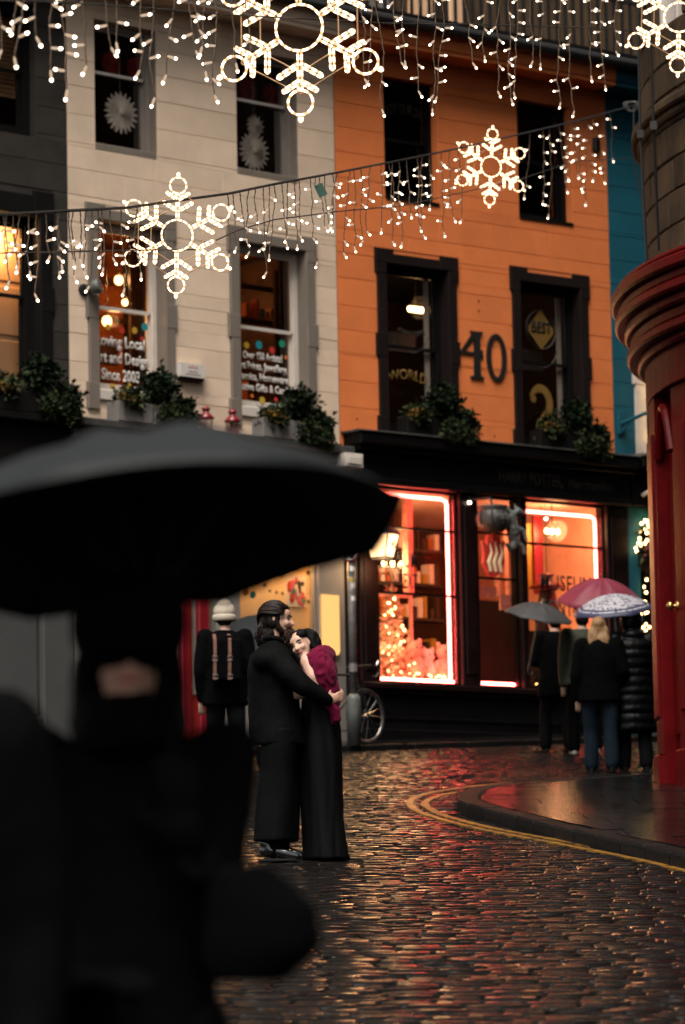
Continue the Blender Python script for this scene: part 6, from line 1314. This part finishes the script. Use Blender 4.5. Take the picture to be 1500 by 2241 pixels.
# walker with beanie and backpack
bw = person(G(-1.19, 37.9), 4, 1.80, 'person in a cream beanie wearing a black backpack with brown leather straps', 'wool_black', .44, 'trouser_grey', 'shoe_white', ('down', 'pocket'), .12, hair='hair_brown', bulk=1.08, hat='beanie', vox=.015, lean=.03)
bp = tag(empty('backpack', G(-1.19, 37.9)), 'black backpack with brown leather straps and buckles on the back of the beanie wearer', 'backpack'); bp.rotation_euler = (0, 0, R(4))
m_ = MB(); m_.box(-.15, .15, -.34, -.17, 1.02, 1.42); m_.loft([(0, -.25, 1.40, .15, .09), (0, -.24, 1.46, .13, .08)], 14); blob('bag', m_, 'wool_black', bp, .014, 5, (.006, (9, 9, 9)))
for x in (-.115, .03):
    m_ = MB(); P = [(x, -.18, 1.485), (x, -.26, 1.478), (x + .005, -.345, 1.42), (x + .005, -.352, 1.30), (x + .0, -.350, 1.12), (x, -.345, 1.02)]
    for a, b in zip(P[:-1], P[1:]): a, b = Vector(a), Vector(b); m_.add([a + Vector((-.016, 0, 0)), a + Vector((.016, 0, 0)), b + Vector((.016, 0, 0)), b + Vector((-.016, 0, 0)), a + Vector((-.016, .006, -.004)), a + Vector((.016, .006, -.004)), b + Vector((.016, .006, -.004)), b + Vector((-.016, .006, -.004))], [(0, 1, 2, 3), (7, 6, 5, 4), (0, 4, 5, 1), (1, 5, 6, 2), (2, 6, 7, 3), (3, 7, 4, 0)])
    o = m_.build('strap', 'leather_brown', bp)
    for z in (1.23, 1.05): m2 = MB(); m2.tube([(x - .02, -.357, z - .02), (x + .028, -.357, z - .02), (x + .028, -.357, z + .022), (x - .02, -.357, z + .022)], .004, 5, closed=True); m2.build('buckle', 'chrome', o)
# umbrella carrier behind the walker
person(G(-.78, 41.2), 10, 1.66, 'person in dark coat mostly hidden beneath the slate umbrella', 'wool_black', .42, 'trouser_grey', 'shoe_dark', ('hold', 'down'), .10, hair='hair_black', vox=.02)
umbrella((-.90, 40.55, 5.02), .46, .22, 8, 'umbrella_slate', 'dark slate umbrella tilted behind the beanie wearer', (52, 8, 0), .62, R(12))
# group by the red shop
person(G(2.70, 40.72), -4, 1.66, 'person in short black jacket and blue jeans beneath the patterned umbrella', 'wool_black', .45, 'denim', 'shoe_dark', ('down', 'pocket'), .07, hair='hair_blonde', long_hair=.36, bulk=1.08, vox=.015, lean=.02)
person(G(3.07, 40.9), 4, 1.72, 'person in a long hooded black puffer coat beneath the patterned umbrella', 'puffer_black', .24, 'trouser_grey', 'shoe_dark', ('hold', 'down'), .06, hair='hair_black', bulk=1.20, puff=True, hood=True, vox=.016, lean=.02, coat_flare=1.02)
person(G(2.83, 45.6), 8, 1.74, 'person in green jacket and white shoes beneath the red umbrella', 'green_cloth', .47, 'wool_black', 'shoe_white', ('down', 'hold'), .14, hair='hair_brown', bulk=1.12, vox=.02)
person(G(2.54, 46.3), 16, 1.70, 'person in long black coat beneath the plain grey umbrella', 'wool_black', .38, 'trouser_grey', 'shoe_dark', ('hold', 'down'), .12, hair='hair_black', bulk=1.1, vox=.02)
umbrella((2.86, 42.6, 5.60), .52, .29, 10, 'umbrella_red', 'dusty red umbrella behind the white and navy patterned one', (15, 4, 0), .72, R(9), prof=1.9)
umbrella((2.90, 41.15, 5.375), .46, .19, 8, 'umbrella_pattern', 'white and navy patterned umbrella over the puffer coat and the blue jeans', (14, -5, 0), .62, R(20), prof=1.9)
umbrella((2.30, 45.3, 5.72), .42, .17, 8, 'umbrella_grey', 'plain dark grey umbrella in front of the neon window', (14, 12, 0), .66, R(14), prof=1.9)
# ---------------- foreground, far out of focus
fx, fy = -.425, 7.5
person(G(fx, fy, .0), 184, 1.74, 'person facing downhill beneath the big black umbrella, dark hood and hand covers added for shade', 'wool_black', .40, 'wool_black', 'shoe_dark', ('umb', 'close'), .06, hair='hair_black', long_hair=.42, hood='shade_cowl', bulk=.86, skin='skin_man', vox=.022, shade_gloves=True)  # hood and hand covers are added to darken the skin
umbrella((-.385, 7.42, 2.345), .525, .215, 8, 'umbrella_black', 'large black umbrella held over a person whose face is darkened by added cloth', (-9, -6, 0), .62, R(-14), polem='wool_black')
person(G(-.83, 7.0, .0), 176, 1.77, 'person in bulky dark coat, arms down, beside the one holding the big black umbrella', 'wool_black', .40, 'wool_black', 'shoe_dark', ('down', 'down'), .08, hair='hair_black', bulk=1.3, vox=.022, shade_gloves=True)
sc_ = tag(empty('shade_scarf', G(fx, fy, .0), R(184)), 'dark cloth added round the chin to deepen the face shade beneath the big black umbrella', 'shade_scarf')  # added cloth standing in for shade on the lower face
m_ = MB(); m_.loft([(0, .03, 1.42, .11, .12), (0, .04, 1.46, .10, .12), (0, .035, 1.50, .092, .115), (0, .03, 1.53, .085, .105)], 18); blob('wrap', m_, 'wool_black', sc_, .012, 2, (.010, (20, 20, 40)))
t = tag(empty('shoulder_bag', Vector((-.17, 7.33, 1.50))), 'black shoulder bag carried by the person beneath the big black umbrella', 'bag'); m_ = MB(); m_.loft([(-.03, 0, 0, .08, .05), (0, 0, .06, .115, .07), (0, 0, .14, .11, .07), (-.04, 0, .22, .06, .05)], 18); blob('pouch', m_, 'wool_black', t, .016, 4); m_ = MB(); m_.tube([(-.10, 0, .18), (-.16, .03, .42), (-.18, .06, .62)], .012, 6); m_.build('strap', 'wool_black', t)
